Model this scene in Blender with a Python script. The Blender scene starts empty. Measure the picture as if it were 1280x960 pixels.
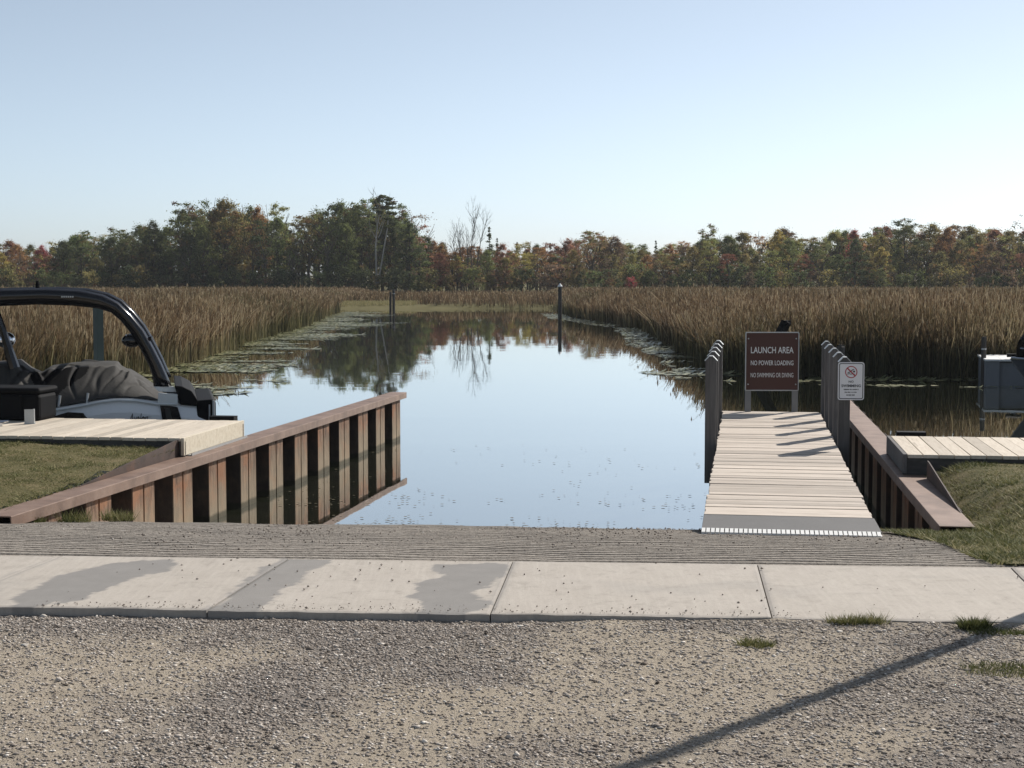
import bpy, bmesh, math, random
import numpy as np
from mathutils import Vector, Matrix

R = math.radians
random.seed(7)
rng = np.random.default_rng(11)
scene = bpy.context.scene
col = scene.collection

# ------------------------------------------------------------------ camera, sky, sun, exposure
CAM_Z = 3.0
F_PX = 1950.0
PITCH = math.atan(138.0 / F_PX)
cam_data = bpy.data.cameras.new('camera')
cam_data.sensor_width = 36.0
cam_data.lens = F_PX / 1280.0 * 36.0
cam_data.clip_start = 0.1
cam_data.clip_end = 6000.0
cam = bpy.data.objects.new('camera', cam_data)
cam.location = (0, 0, CAM_Z)
cam.rotation_euler = (math.pi / 2 - PITCH, 0, 0)
col.objects.link(cam)
scene.camera = cam

SUN_AZ = R(42.0)      # to the right of the view direction
SUN_EL = R(38.0)
world = bpy.data.worlds.new('World')
scene.world = world
world.use_nodes = True
wn = world.node_tree
bg = wn.nodes['Background']
sky = wn.nodes.new('ShaderNodeTexSky')
sky.sky_type = 'NISHITA'
sky.sun_disc = False
sky.sun_elevation = SUN_EL
sky.sun_rotation = SUN_AZ
sky.altitude = 0.0
sky.air_density = 0.6
sky.dust_density = 0.5
sky.ozone_density = 4.0
pale = wn.nodes.new('ShaderNodeHueSaturation')          # thin high haze: a paler blue all over the sky
pale.inputs['Saturation'].default_value = 0.56
pale.inputs['Hue'].default_value = 0.485
wn.links.new(sky.outputs['Color'], pale.inputs['Color'])
wn.links.new(pale.outputs['Color'], bg.inputs['Color'])
bg.inputs['Strength'].default_value = 0.079

sun_data = bpy.data.lights.new('sun', 'SUN')
sun_data.energy = 3.6
sun_data.angle = R(0.53)
sun_data.color = (1.0, 0.94, 0.86)
sun = bpy.data.objects.new('sun', sun_data)
sdir = Vector((math.sin(SUN_AZ) * math.cos(SUN_EL), math.cos(SUN_AZ) * math.cos(SUN_EL), math.sin(SUN_EL)))
sun.rotation_euler = sdir.to_track_quat('Z', 'Y').to_euler()
sun.location = (20, 20, 30)
col.objects.link(sun)

vs = scene.view_settings
vs.view_transform = 'Standard'
vs.look = 'None'
vs.gamma = 1.0
vs.use_curve_mapping = False
vs.exposure = 0.65
scene.cycles.use_denoising = True
scene.cycles.max_bounces = 8
scene.cycles.transparent_max_bounces = 8
scene.cycles.caustics_reflective = False
scene.cycles.caustics_refractive = False


# ------------------------------------------------------------------ helpers
def G(px, py, z):
    """the point of the place at height z that stands at photo pixel (px, py)"""
    dx = (px - 640.0) / F_PX
    dy = -(py - 480.0) / F_PX
    y = math.cos(PITCH) + dy * math.sin(PITCH)
    zz = -math.sin(PITCH) + dy * math.cos(PITCH)
    t = (z - CAM_Z) / zz
    return Vector((dx * t, y * t, z))


def D(px, py, d):
    """the point at forward distance d that stands at photo pixel (px, py)"""
    dx = (px - 640.0) / F_PX
    dy = -(py - 480.0) / F_PX
    y = math.cos(PITCH) + dy * math.sin(PITCH)
    zz = -math.sin(PITCH) + dy * math.cos(PITCH)
    t = d / y
    return Vector((dx * t, d, CAM_Z + zz * t))


_lat = np.random.default_rng(5).random((64, 64))


def vnoise(x, y):
    x = np.asarray(x, float); y = np.asarray(y, float)
    xi = np.floor(x).astype(int); yi = np.floor(y).astype(int)
    fx = x - xi; fy = y - yi
    fx = fx * fx * (3 - 2 * fx); fy = fy * fy * (3 - 2 * fy)
    a = _lat[xi % 64, yi % 64]; b = _lat[(xi + 1) % 64, yi % 64]
    c = _lat[xi % 64, (yi + 1) % 64]; d = _lat[(xi + 1) % 64, (yi + 1) % 64]
    return (a * (1 - fx) + b * fx) * (1 - fy) + (c * (1 - fx) + d * fx) * fy


def fbm(x, y, o=4):
    s = 0.0; a = 0.5; n = 0.0
    for i in range(o):
        s = s + a * vnoise(x * 2 ** i + 17.3 * i, y * 2 ** i + 9.1 * i); n += a; a *= 0.5
    return s / n


def sstep(a, b, x):
    t = np.clip((np.asarray(x, float) - a) / (b - a), 0, 1)
    return t * t * (3 - 2 * t)


class MB:
    def __init__(self):
        self.v = []; self.f = []

    def add(self, vs, fs):
        o = len(self.v)
        self.v += [tuple(p) for p in vs]
        self.f += [tuple(i + o for i in f) for f in fs]

    def hexa(self, b, t):
        """b, t: four bottom and four top points, counter-clockwise seen from above"""
        self.add(list(b) + list(t), [(3, 2, 1, 0), (4, 5, 6, 7), (0, 1, 5, 4), (1, 2, 6, 5), (2, 3, 7, 6), (3, 0, 4, 7)])

    def box(self, x0, x1, y0, y1, z0, z1):
        self.hexa([(x0, y0, z0), (x1, y0, z0), (x1, y1, z0), (x0, y1, z0)],
                  [(x0, y0, z1), (x1, y0, z1), (x1, y1, z1), (x0, y1, z1)])

    def tube(self, pts, rads, n=6, cap=True, flat=1.0):
        pts = [Vector(p) for p in pts]
        rings = []
        up0 = Vector((0, 0, 1))
        for i, p in enumerate(pts):
            a = pts[max(0, i - 1)]; b = pts[min(len(pts) - 1, i + 1)]
            t = (b - a).normalized()
            ref = up0 if abs(t.z) < 0.9 else Vector((0, 1, 0))
            s = t.cross(ref).normalized(); u = s.cross(t)
            r = rads[i] if hasattr(rads, '__len__') else rads
            ring = [p + s * (math.cos(2 * math.pi * k / n) * r) + u * (math.sin(2 * math.pi * k / n) * r * flat) for k in range(n)]
            rings.append(ring)
        o = len(self.v)
        for r_ in rings: self.v += [tuple(q) for q in r_]
        for i in range(len(pts) - 1):
            for k in range(n):
                a = o + i * n + k; b = o + i * n + (k + 1) % n
                self.f.append((a, b, b + n, a + n))
        if cap:
            self.f.append(tuple(o + k for k in reversed(range(n))))
            self.f.append(tuple(o + (len(pts) - 1) * n + k for k in range(n)))

    def prism(self, poly, axis_from, axis_to):
        """poly: 2-D outline; axis_from/axis_to: functions (a,b)->point for both ends"""
        n = len(poly)
        A = [axis_from(*p) for p in poly]; B = [axis_to(*p) for p in poly]
        self.add(A + B, [tuple(reversed(range(n))), tuple(range(n, 2 * n))] +
                 [(i, (i + 1) % n, n + (i + 1) % n, n + i) for i in range(n)])

    def mesh(self, name, m=None, smooth=False):
        me = bpy.data.meshes.new(name)
        me.from_pydata(self.v, [], self.f)
        me.update()
        bm = bmesh.new(); bm.from_mesh(me)
        bmesh.ops.recalc_face_normals(bm, faces=bm.faces)
        bm.to_mesh(me); bm.free()
        if m: me.materials.append(m)
        if smooth: me.polygons.foreach_set('use_smooth', [True] * len(me.polygons))
        return me

    def build(self, name, m, parent=None, smooth=False, bevel=0.0, mat_world=None):
        me = self.mesh(name, m, smooth)
        return link(name, me, parent, bevel, mat_world)


def link(name, me, parent=None, bevel=0.0, mw=None):
    o = bpy.data.objects.new(name, me)
    col.objects.link(o)
    if parent is not None: o.parent = parent
    if mw is not None: o.matrix_local = mw
    if bevel:
        b = o.modifiers.new('bevel', 'BEVEL'); b.width = bevel; b.segments = 2; b.limit_method = 'ANGLE'
        b.harden_normals = False
    return o


def empty(name, loc=(0, 0, 0), rz=0.0, parent=None):
    o = bpy.data.objects.new(name, None)
    o.empty_display_size = 0.2
    o.location = loc; o.rotation_euler = (0, 0, rz)
    col.objects.link(o)
    if parent is not None: o.parent = parent
    return o


def tag(o, label, cat, group=None, kind=None):
    if label: o['label'] = label
    if cat: o['category'] = cat
    if group: o['group'] = group
    if kind: o['kind'] = kind
    return o


def struct(o):
    o['kind'] = 'structure'
    return o


def big_mesh(name, verts, faces, m, fattr=None, smooth=False):
    """verts Nx3, faces MxK numpy arrays"""
    me = bpy.data.meshes.new(name)
    nv, nf, k = len(verts), len(faces), faces.shape[1]
    me.vertices.add(nv); me.vertices.foreach_set('co', np.asarray(verts, np.float32).ravel())
    me.loops.add(nf * k); me.loops.foreach_set('vertex_index', np.asarray(faces, np.int32).ravel())
    me.polygons.add(nf)
    me.polygons.foreach_set('loop_start', np.arange(0, nf * k, k, dtype=np.int32))
    me.polygons.foreach_set('loop_total', np.full(nf, k, np.int32))
    if smooth: me.polygons.foreach_set('use_smooth', np.ones(nf, bool))
    me.update(calc_edges=True); me.validate()
    for an, dom, arr in (fattr or []):
        at = me.attributes.new(an, 'FLOAT', dom)
        at.data.foreach_set('value', np.asarray(arr, np.float32))
    me.materials.append(m)
    return me


# ------------------------------------------------------------------ materials
class NT:
    def __init__(self, name):
        self.m = bpy.data.materials.new(name); self.m.use_nodes = True
        self.t = self.m.node_tree; self.n = self.t.nodes; self.l = self.t.links
        self.p = self.n['Principled BSDF']; self.out = self.n['Material Output']

    def new(self, typ, **kw):
        nd = self.n.new(typ)
        for k, v in kw.items():
            if k.startswith('_'): setattr(nd, k[1:], v)
            else: nd.inputs[k.replace('__', ' ')].default_value = v
        return nd

    def link(self, a, b): self.l.new(a, b)

    def coord(self, kind='Object', scale=(1, 1, 1)):
        tc = self.new('ShaderNodeTexCoord'); mp = self.new('ShaderNodeMapping')
        mp.inputs['Scale'].default_value = scale
        self.link(tc.outputs[kind], mp.inputs['Vector'])
        return mp.outputs['Vector']

    def worldpos(self, scale=(1, 1, 1)):
        g = self.new('ShaderNodeNewGeometry'); mp = self.new('ShaderNodeMapping')
        mp.inputs['Scale'].default_value = scale
        self.link(g.outputs['Position'], mp.inputs['Vector'])
        return mp.outputs['Vector']

    def noise(self, vec, scale, detail=4, rough=0.55, dist=0.0):
        nd = self.new('ShaderNodeTexNoise')
        nd.inputs['Scale'].default_value = scale; nd.inputs['Detail'].default_value = detail
        nd.inputs['Roughness'].default_value = rough; nd.inputs['Distortion'].default_value = dist
        if vec is not None: self.link(vec, nd.inputs['Vector'])
        return nd.outputs['Fac']

    def ramp(self, fac, stops, interp='LINEAR'):
        nd = self.new('ShaderNodeValToRGB'); cr = nd.color_ramp; cr.interpolation = interp
        while len(cr.elements) < len(stops): cr.elements.new(0.5)
        for e, (p, c) in zip(cr.elements, stops):
            e.position = p
            e.color = (c, c, c, 1) if isinstance(c, (int, float)) else (c[0], c[1], c[2], 1)
        self.link(fac, nd.inputs['Fac'])
        return nd.outputs['Color']

    def mix(self, fac, a, b, typ='MIX'):
        nd = self.new('ShaderNodeMix'); nd.data_type = 'RGBA'; nd.blend_type = typ
        for sock, v in ((nd.inputs[0], fac), (nd.inputs[6], a), (nd.inputs[7], b)):
            if hasattr(v, 'is_linked'): self.link(v, sock)
            elif isinstance(v, (int, float)): sock.default_value = v
            else: sock.default_value = (v[0], v[1], v[2], 1)
        return nd.outputs[2]

    def math(self, op, a, b=None, clamp=False):
        nd = self.new('ShaderNodeMath'); nd.operation = op; nd.use_clamp = clamp
        for i, v in enumerate((a, b)):
            if v is None: continue
            if hasattr(v, 'is_linked'): self.link(v, nd.inputs[i])
            else: nd.inputs[i].default_value = v
        return nd.outputs[0]

    def attr(self, name):
        nd = self.new('ShaderNodeAttribute'); nd.attribute_name = name
        return nd.outputs['Fac']

    def bump(self, h, strength=0.3, dist=0.02):
        nd = self.new('ShaderNodeBump'); nd.inputs['Strength'].default_value = strength
        nd.inputs['Distance'].default_value = dist
        self.link(h, nd.inputs['Height']); self.link(nd.outputs['Normal'], self.p.inputs['Normal'])
        return nd

    def base(self, c):
        if hasattr(c, 'is_linked'): self.link(c, self.p.inputs['Base Color'])
        else: self.p.inputs['Base Color'].default_value = (c[0], c[1], c[2], 1)

    def set(self, rough=0.7, metal=0.0, spec=0.5):
        self.p.inputs['Roughness'].default_value = rough
        self.p.inputs['Metallic'].default_value = metal
        self.p.inputs['Specular IOR Level'].default_value = spec

    def sepz(self, vec):
        s = self.new('ShaderNodeSeparateXYZ'); self.link(vec, s.inputs[0]); return s.outputs[2]


def simple(name, c, rough=0.6, metal=0.0, spec=0.5, var=0.12, scale=9.0, bump=0.0):
    t = NT(name)
    v = t.worldpos()
    n = t.noise(v, scale, 5)
    t.base(t.mix(n, tuple(x * (1 - var) for x in c), tuple(min(1, x * (1 + var)) for x in c)))
    t.set(rough, metal, spec)
    if bump: t.bump(t.noise(v, scale * 8, 4), bump, 0.01)
    return t.m


M = {}


def build_materials():
    # gravel lot
    t = NT('gravel_ground'); v = t.worldpos()
    g = t.attr('gravel')
    sand = t.mix(t.noise(v, 9, 5), (0.38, 0.32, 0.245), (0.51, 0.44, 0.345))
    grey = t.mix(t.noise(v, 60, 3), (0.15, 0.13, 0.115), (0.34, 0.30, 0.265))
    n2 = t.noise(v, 28, 5, 0.7)
    f = t.math('ADD', g, t.math('MULTIPLY', t.math('SUBTRACT', n2, 0.5), 1.6), True)
    c = t.mix(f, sand, grey)
    c = t.mix(t.ramp(t.noise(v, 130, 3, 0.6), [(0.30, 1.0), (0.42, 0.0)]), c, (0.10, 0.09, 0.08))
    t.base(c); t.set(0.95, 0, 0.2)
    t.bump(t.math('ADD', t.noise(v, 90, 4, 0.7), t.noise(v, 16, 4)), 0.9, 0.02)
    M['gravel'] = t.m
    # stones
    t = NT('stone'); s = t.attr('shade')
    c = t.ramp(s, [(0.0, (0.05, 0.04, 0.04)), (0.3, (0.20, 0.175, 0.16)), (0.55, (0.35, 0.315, 0.29)), (0.8, (0.49, 0.45, 0.41)), (1.0, (0.70, 0.66, 0.61))])
    t.base(t.mix(t.noise(t.worldpos(), 150, 2), c, t.mix(0.35, c, (0.42, 0.33, 0.22)))); t.set(0.9, 0, 0.3)
    M['stone'] = t.m
    # concrete apron
    t = NT('apron_concrete'); v = t.worldpos()
    base = t.mix(t.noise(v, 2.2, 6, 0.6), (0.38, 0.34, 0.295), (0.48, 0.435, 0.385))
    base = t.mix(t.ramp(t.noise(v, 45, 5, 0.7), [(0.3, 1.0), (0.5, 0.0)]), base, t.mix(0.3, base, (0.25, 0.22, 0.18)))
    base = t.mix(t.ramp(t.noise(v, 7, 6, 0.7, 0.6), [(0.52, 0.0), (0.70, 0.55)]), base, (0.27, 0.24, 0.205))
    base = t.mix(t.ramp(t.noise(t.worldpos((14, 1.0, 1)), 3, 4, 0.6), [(0.45, 0.0), (0.75, 0.35)]), base, (0.55, 0.51, 0.45))
    st = t.attr('stain')
    wet = t.mix(t.noise(v, 6, 4), (0.175, 0.168, 0.16), (0.26, 0.248, 0.235))
    t.base(t.mix(t.math('MULTIPLY', st, 0.9), base, wet)); t.set(0.85, 0, 0.3)
    t.bump(t.noise(v, 120, 4, 0.7), 0.35, 0.006)
    M['apron'] = t.m
    # ramp concrete
    t = NT('ramp_concrete'); v = t.worldpos()
    a = t.attr('groove')
    vv = t.worldpos((0.6, 5, 1))
    b = t.mix(t.noise(vv, 3.5, 6, 0.65), (0.29, 0.255, 0.22), (0.46, 0.415, 0.36))
    b = t.mix(t.ramp(t.noise(v, 26, 5, 0.75), [(0.36, 1.0), (0.55, 0.0)]), b, (0.17, 0.15, 0.13))
    t.base(t.mix(t.math('MULTIPLY', a, 0.85), b, (0.055, 0.047, 0.04))); t.set(0.92, 0, 0.25)
    t.bump(t.noise(v, 60, 5, 0.75), 0.8, 0.02)
    M['ramp'] = t.m
    # planks
    def wood(name, c0, c1, c2, sx, grain=(1, 14, 14)):
        t = NT(name); v = t.coord('Object', grain)
        oi = t.new('ShaderNodeObjectInfo')
        add = t.new('ShaderNodeVectorMath'); add.operation = 'ADD'
        t.link(v, add.inputs[0])
        comb = t.new('ShaderNodeCombineXYZ')
        r = t.math('MULTIPLY', oi.outputs['Random'], 60.0)
        for i in range(3): t.link(r, comb.inputs[i])
        t.link(comb.outputs[0], add.inputs[1])
        n = t.noise(add.outputs[0], sx, 6, 0.6, 0.4)
        c = t.ramp(n, [(0.25, c0), (0.5, c1), (0.75, c2)])
        tone = t.ramp(oi.outputs['Random'], [(0.0, 0.74), (0.5, 0.98), (1.0, 1.12)])
        c = t.mix(1.0, c, tone, 'MULTIPLY')
        knots = t.ramp(t.noise(add.outputs[0], sx * 0.35, 2), [(0.68, 0.0), (0.78, 1.0)])
        c = t.mix(t.math('MULTIPLY', knots, 0.5), c, tuple(x * 0.5 for x in c0))
        t.base(c); t.set(0.8, 0, 0.25); t.bump(n, 0.3, 0.004)
        return t.m
    M['plank'] = wood('weathered_plank', (0.39, 0.33, 0.275), (0.54, 0.47, 0.40), (0.63, 0.56, 0.49), 3.0, (1.2, 14, 14))
    M['newwood'] = wood('pale_pine', (0.52, 0.45, 0.34), (0.64, 0.57, 0.45), (0.70, 0.64, 0.53), 2.6, (1.4, 8, 8))
    M['plank_y'] = wood('finger_dock_board', (0.44, 0.38, 0.30), (0.57, 0.50, 0.41), (0.63, 0.57, 0.48), 2.8, (14, 1.2, 14))
    M['post'] = wood('grey_post_wood', (0.075, 0.07, 0.068), (0.12, 0.112, 0.108), (0.17, 0.16, 0.15), 2.5, (10, 10, 0.8))
    M['darkwood'] = wood('dark_fascia_wood', (0.045, 0.042, 0.04), (0.075, 0.07, 0.065), (0.10, 0.095, 0.09), 2.5, (2, 8, 8))
    M['piling'] = wood('piling_wood', (0.035, 0.032, 0.03), (0.06, 0.055, 0.05), (0.085, 0.08, 0.072), 2.5, (8, 8, 0.8))
    M['steelgrey_post'] = simple('green_grey_post', (0.05, 0.075, 0.07), 0.6, 0, 0.4, 0.25, 5)
    # rust
    t = NT('rusty_sheet_pile'); v = t.worldpos((5, 5, 1.1)); w = t.worldpos()
    z = t.sepz(w)
    n = t.noise(v, 3.0, 6, 0.65); n2 = t.noise(t.worldpos((1.2, 1.2, 1.3)), 2.4, 6, 0.65)
    c = t.ramp(n, [(0.28, (0.06, 0.037, 0.027)), (0.44, (0.15, 0.088, 0.057)), (0.58, (0.25, 0.155, 0.10)), (0.75, (0.33, 0.245, 0.175))])
    c = t.mix(t.ramp(n2, [(0.48, 0.0), (0.62, 1.0)]), c, t.mix(n, (0.19, 0.085, 0.045), (0.36, 0.19, 0.105)))
    zz = t.math('ADD', z, t.math('MULTIPLY', t.math('SUBTRACT', n2, 0.5), 0.5))
    zz = t.math('MULTIPLY', zz, 1.0, True)
    pale = t.ramp(zz, [(0.0, 0.9), (0.12, 0.85), (0.42, 0.45), (0.60, 0.0)])
    c = t.mix(pale, c, t.mix(n, (0.19, 0.15, 0.10), (0.43, 0.355, 0.25)))
    wet = t.ramp(t.math('ADD', z, t.math('MULTIPLY', n2, 0.06)), [(0.0, 1.0), (0.085, 0.9), (0.12, 0.0)])      # algae band at the waterline
    recess_shade = t.mix(n, (0.028, 0.022, 0.02), (0.06, 0.045, 0.038))          # shade painted as near-black on webs and recessed pans
    c = t.mix(t.math('ADD', t.attr('unshaded'), t.math('MULTIPLY', t.math('SUBTRACT', n2, 0.55), 0.6), True), recess_shade, c)
    c = t.mix(t.math('MULTIPLY', wet, 0.85), c, (0.035, 0.036, 0.02))
    t.base(c); t.set(0.8, 0.1, 0.3); t.bump(t.noise(w, 40, 5, 0.7), 0.5, 0.01)
    M['rust'] = t.m
    t = NT('rusty_cap'); v = t.worldpos(); n = t.noise(v, 2.6, 6, 0.65)
    c = t.ramp(n, [(0.3, (0.12, 0.073, 0.052)), (0.5, (0.20, 0.13, 0.096)), (0.72, (0.28, 0.195, 0.15))])
    c = t.mix(t.ramp(t.noise(v, 30, 4, 0.7), [(0.55, 0.0), (0.75, 0.7)]), c, (0.22, 0.11, 0.06))
    t.base(c); t.set(0.62, 0.1, 0.5); t.bump(t.noise(v, 60, 5, 0.7), 0.3, 0.005)
    M['cap'] = t.m
    t = NT('dark_rust_plate'); v = t.worldpos(); n = t.noise(v, 3.0, 6, 0.65)
    t.base(t.ramp(n, [(0.3, (0.04, 0.028, 0.024)), (0.55, (0.075, 0.05, 0.04)), (0.75, (0.15, 0.075, 0.045))])); t.set(0.7, 0.1, 0.4)
    M['plate'] = t.m
    # water
    t = NT('water'); w = t.worldpos()
    t.base(t.mix(t.noise(w, 0.25, 3), (0.020, 0.024, 0.016), (0.034, 0.036, 0.022)))
    t.set(0.018, 0, 0.5); t.p.inputs['IOR'].default_value = 1.6
    v1 = t.worldpos((0.9, 0.35, 1)); v2 = t.worldpos((3.2, 1.1, 1))
    patch = t.ramp(t.noise(t.worldpos((0.05, 0.12, 1)), 1.2, 3), [(0.42, 0.25), (0.62, 1.0)])
    h = t.math('ADD', t.noise(v1, 1.0, 3), t.math('MULTIPLY', t.noise(v2, 1.6, 3), 0.35))
    h = t.math('MULTIPLY', h, patch)
    bmp = t.bump(h, 0.05, 0.05)
    gl = t.new('ShaderNodeBsdfGlossy'); gl.inputs['Color'].default_value = (0.95, 0.95, 0.92, 1); gl.inputs['Roughness'].default_value = 0.018
    t.link(bmp.outputs['Normal'], gl.inputs['Normal'])
    lw = t.new('ShaderNodeLayerWeight'); lw.inputs['Blend'].default_value = 0.45
    fac = t.ramp(lw.outputs['Facing'], [(0.0, 0.04), (0.55, 0.15), (0.80, 0.55), (0.95, 0.78)])
    mx = t.new('ShaderNodeMixShader'); t.link(fac, mx.inputs[0])
    t.link(t.p.outputs[0], mx.inputs[1]); t.link(gl.outputs[0], mx.inputs[2]); t.link(mx.outputs[0], t.out.inputs['Surface'])
    M['water'] = t.m
    # reeds
    t = NT('reed'); w = t.worldpos(); z = t.sepz(w); vr = t.attr('tone'); g = t.attr('green'); hh = t.attr('hgt')
    tan = t.ramp(vr, [(0.0, (0.07, 0.047, 0.028)), (0.35, (0.15, 0.095, 0.055)), (0.7, (0.25, 0.175, 0.10)), (1.0, (0.48, 0.385, 0.255))])
    grn = t.ramp(vr, [(0.0, (0.035, 0.037, 0.018)), (0.6, (0.10, 0.095, 0.045)), (1.0, (0.22, 0.20, 0.10))])
    up = t.ramp(hh, [(0.25, 0.0), (0.75, 1.0)])
    fac = t.math('ADD', t.math('MULTIPLY', up, 0.75), t.math('SUBTRACT', 0.38, t.math('MULTIPLY', g, 0.9)), True)
    c = t.mix(fac, grn, tan)
    t.base(c); t.set(0.75, 0, 0.2)
    tr = t.new('ShaderNodeBsdfTranslucent'); t.link(c, tr.inputs['Color'])
    mx = t.new('ShaderNodeMixShader'); mx.inputs[0].default_value = 0.35
    t.link(t.p.outputs[0], mx.inputs[1]); t.link(tr.outputs[0], mx.inputs[2]); t.link(mx.outputs[0], t.out.inputs['Surface'])
    M['reed'] = t.m
    # grass
    t = NT('grass'); vr = t.attr('tone')
    c = t.ramp(vr, [(0.0, (0.055, 0.068, 0.022)), (0.4, (0.14, 0.15, 0.055)), (0.75, (0.26, 0.235, 0.11)), (1.0, (0.43, 0.37, 0.21))])
    t.base(c); t.set(0.75, 0, 0.2)
    tr = t.new('ShaderNodeBsdfTranslucent'); t.link(c, tr.inputs['Color'])
    mx = t.new('ShaderNodeMixShader'); mx.inputs[0].default_value = 0.3
    t.link(t.p.outputs[0], mx.inputs[1]); t.link(tr.outputs[0], mx.inputs[2]); t.link(mx.outputs[0], t.out.inputs['Surface'])
    M['grass'] = t.m
    t = NT('lawn_soil'); v = t.worldpos()
    t.base(t.ramp(t.noise(v, 3.5, 6, 0.7), [(0.3, (0.07, 0.07, 0.03)), (0.5, (0.13, 0.115, 0.055)), (0.72, (0.21, 0.165, 0.095))])); t.set(0.95, 0, 0.1)
    t.bump(t.noise(v, 40, 4), 0.8, 0.03)
    M['lawn'] = t.m
    M['marsh'] = simple('marsh_soil', (0.07, 0.062, 0.035), 0.95, 0, 0.1, 0.35, 0.6)
    M['bank'] = simple('bank_grass_soil', (0.13, 0.115, 0.05), 0.95, 0, 0.1, 0.3, 0.8)
    M['bed'] = simple('lake_mud', (0.06, 0.055, 0.03), 0.9, 0, 0.2, 0.3, 0.5)
    t = NT('lily_pad'); vr = t.attr('tone')
    t.base(t.ramp(vr, [(0.0, (0.07, 0.085, 0.03)), (0.5, (0.17, 0.18, 0.08)), (1.0, (0.36, 0.34, 0.2))])); t.set(0.38, 0, 0.6)
    M['pad'] = t.m
    M['debris'] = simple('floating_leaf', (0.10, 0.085, 0.05), 0.8, 0, 0.2, 0.5, 12)
    # foliage
    t = NT('foliage'); oi = t.new('ShaderNodeObjectInfo'); lv = t.attr('leaf'); cl = t.attr('clump')
    tone = t.ramp(lv, [(0.0, 0.45), (0.5, 0.95), (1.0, 1.6)])
    c = t.mix(1.0, oi.outputs['Color'], tone, 'MULTIPLY')
    aut = t.mix(cl, (0.20, 0.09, 0.052), (0.24, 0.165, 0.065))
    aut = t.mix(1.0, aut, tone, 'MULTIPLY')
    sel = t.math('LESS_THAN', t.math('FRACT', t.math('MULTIPLY', cl, 7.31)), oi.outputs['Alpha'])
    c = t.mix(t.math('MULTIPLY', sel, 0.85), c, aut)
    t.base(c); t.set(0.7, 0, 0.25)
    tr = t.new('ShaderNodeBsdfTranslucent'); t.link(c, tr.inputs['Color'])
    mx = t.new('ShaderNodeMixShader'); mx.inputs[0].default_value = 0.5
    t.link(t.p.outputs[0], mx.inputs[1]); t.link(tr.outputs[0], mx.inputs[2]); t.link(mx.outputs[0], t.out.inputs['Surface'])
    M['leaf'] = t.m
    M['bark'] = simple('bark', (0.09, 0.075, 0.06), 0.9, 0, 0.1, 0.4, 3.0)
    M['deadbark'] = simple('grey_bark', (0.095, 0.082, 0.072), 0.9, 0, 0.1, 0.3, 3.0)
    M['birch'] = simple('birch_bark', (0.36, 0.345, 0.32), 0.8, 0, 0.1, 0.35, 2.5)
    # signs and metal
    M['brown'] = simple('brown_sign_face', (0.085, 0.040, 0.032), 0.6, 0, 0.3, 0.06, 3)
    M['white'] = simple('white_paint', (0.78, 0.78, 0.76), 0.5, 0, 0.4, 0.04, 5)
    M['signwhite'] = simple('sign_sheeting', (0.70, 0.70, 0.72), 0.45, 0, 0.4, 0.05, 5)
    M['black'] = simple('black_print', (0.02, 0.02, 0.022), 0.5, 0, 0.4, 0.1, 5)
    M['red'] = simple('red_print', (0.35, 0.03, 0.04), 0.5, 0, 0.4, 0.1, 5)
    M['galv'] = simple('pale_sunlit_edge', (0.42, 0.43, 0.43), 0.45, 0.6, 0.5, 0.12, 12)
    M['legsteel'] = simple('dull_post_steel', (0.20, 0.205, 0.21), 0.6, 0.2, 0.4, 0.15, 6)
    M['flap'] = simple('grey_ramp_plate', (0.115, 0.112, 0.11), 0.75, 0, 0.4, 0.15, 5, 0.2)
    M['tooth'] = simple('white_edge_strip', (0.74, 0.74, 0.72), 0.6, 0, 0.4, 0.1, 8)
    M['pole'] = simple('pole_metal', (0.20, 0.19, 0.18), 0.6, 0.3, 0.4, 0.15, 4)
    # boat
    t = NT('white_gelcoat'); t.base(t.mix(t.noise(t.worldpos(), 1.5, 3), (0.82, 0.82, 0.83), (0.86, 0.86, 0.865))); t.set(0.22, 0, 0.5)
    t.p.inputs['Coat Weight'].default_value = 0.4
    M['gel'] = t.m
    t = NT('black_gloss'); t.base(t.mix(t.noise(t.worldpos(), 6, 3), (0.006, 0.006, 0.008), (0.014, 0.014, 0.017))); t.set(0.16, 0, 0.5)
    M['gloss'] = t.m
    M['matt'] = simple('black_vinyl', (0.005, 0.005, 0.006), 0.7, 0, 0.12, 0.25, 8)
    M['chrome'] = simple('polished_metal', (0.62, 0.63, 0.66), 0.18, 1.0, 0.5, 0.05, 8)
    M['padgrey'] = simple('pale_grey_gelcoat', (0.60, 0.62, 0.62), 0.35, 0, 0.5, 0.06, 8)
    t = NT('grey_boat_cover'); v = t.worldpos(); n = t.noise(v, 5, 5)
    t.base(t.mix(n, (0.036, 0.034, 0.032), (0.064, 0.061, 0.056))); t.set(0.8, 0, 0.25); t.bump(t.noise(v, 14, 3, 0.5, 0.8), 0.25, 0.02)
    M['cover'] = t.m
    M['navy'] = simple('dark_blue_hull', (0.07, 0.078, 0.095), 0.35, 0, 0.5, 0.2, 4)
    M['concrete_dock'] = simple('grey_dock_side', (0.20, 0.21, 0.225), 0.8, 0, 0.3, 0.2, 3)


build_materials()

# ------------------------------------------------------------------ frames of the place
AX = R(3.75)                                    # ramp axis, to the right of the view direction
RA = Vector((math.sin(AX), math.cos(AX), 0))    # down the ramp
RT = Vector((math.cos(AX), -math.sin(AX), 0))   # across the ramp, to the right


def RP(t, w, z):
    p = RT * t + RA * w
    return Vector((p.x, p.y, z))


def rinv(x, y):
    return x * RT.x + y * RT.y, x * RA.x + y * RA.y


APZ = 1.17
W0, W1 = 8.27, 9.82                             # apron, near and far edge


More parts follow.
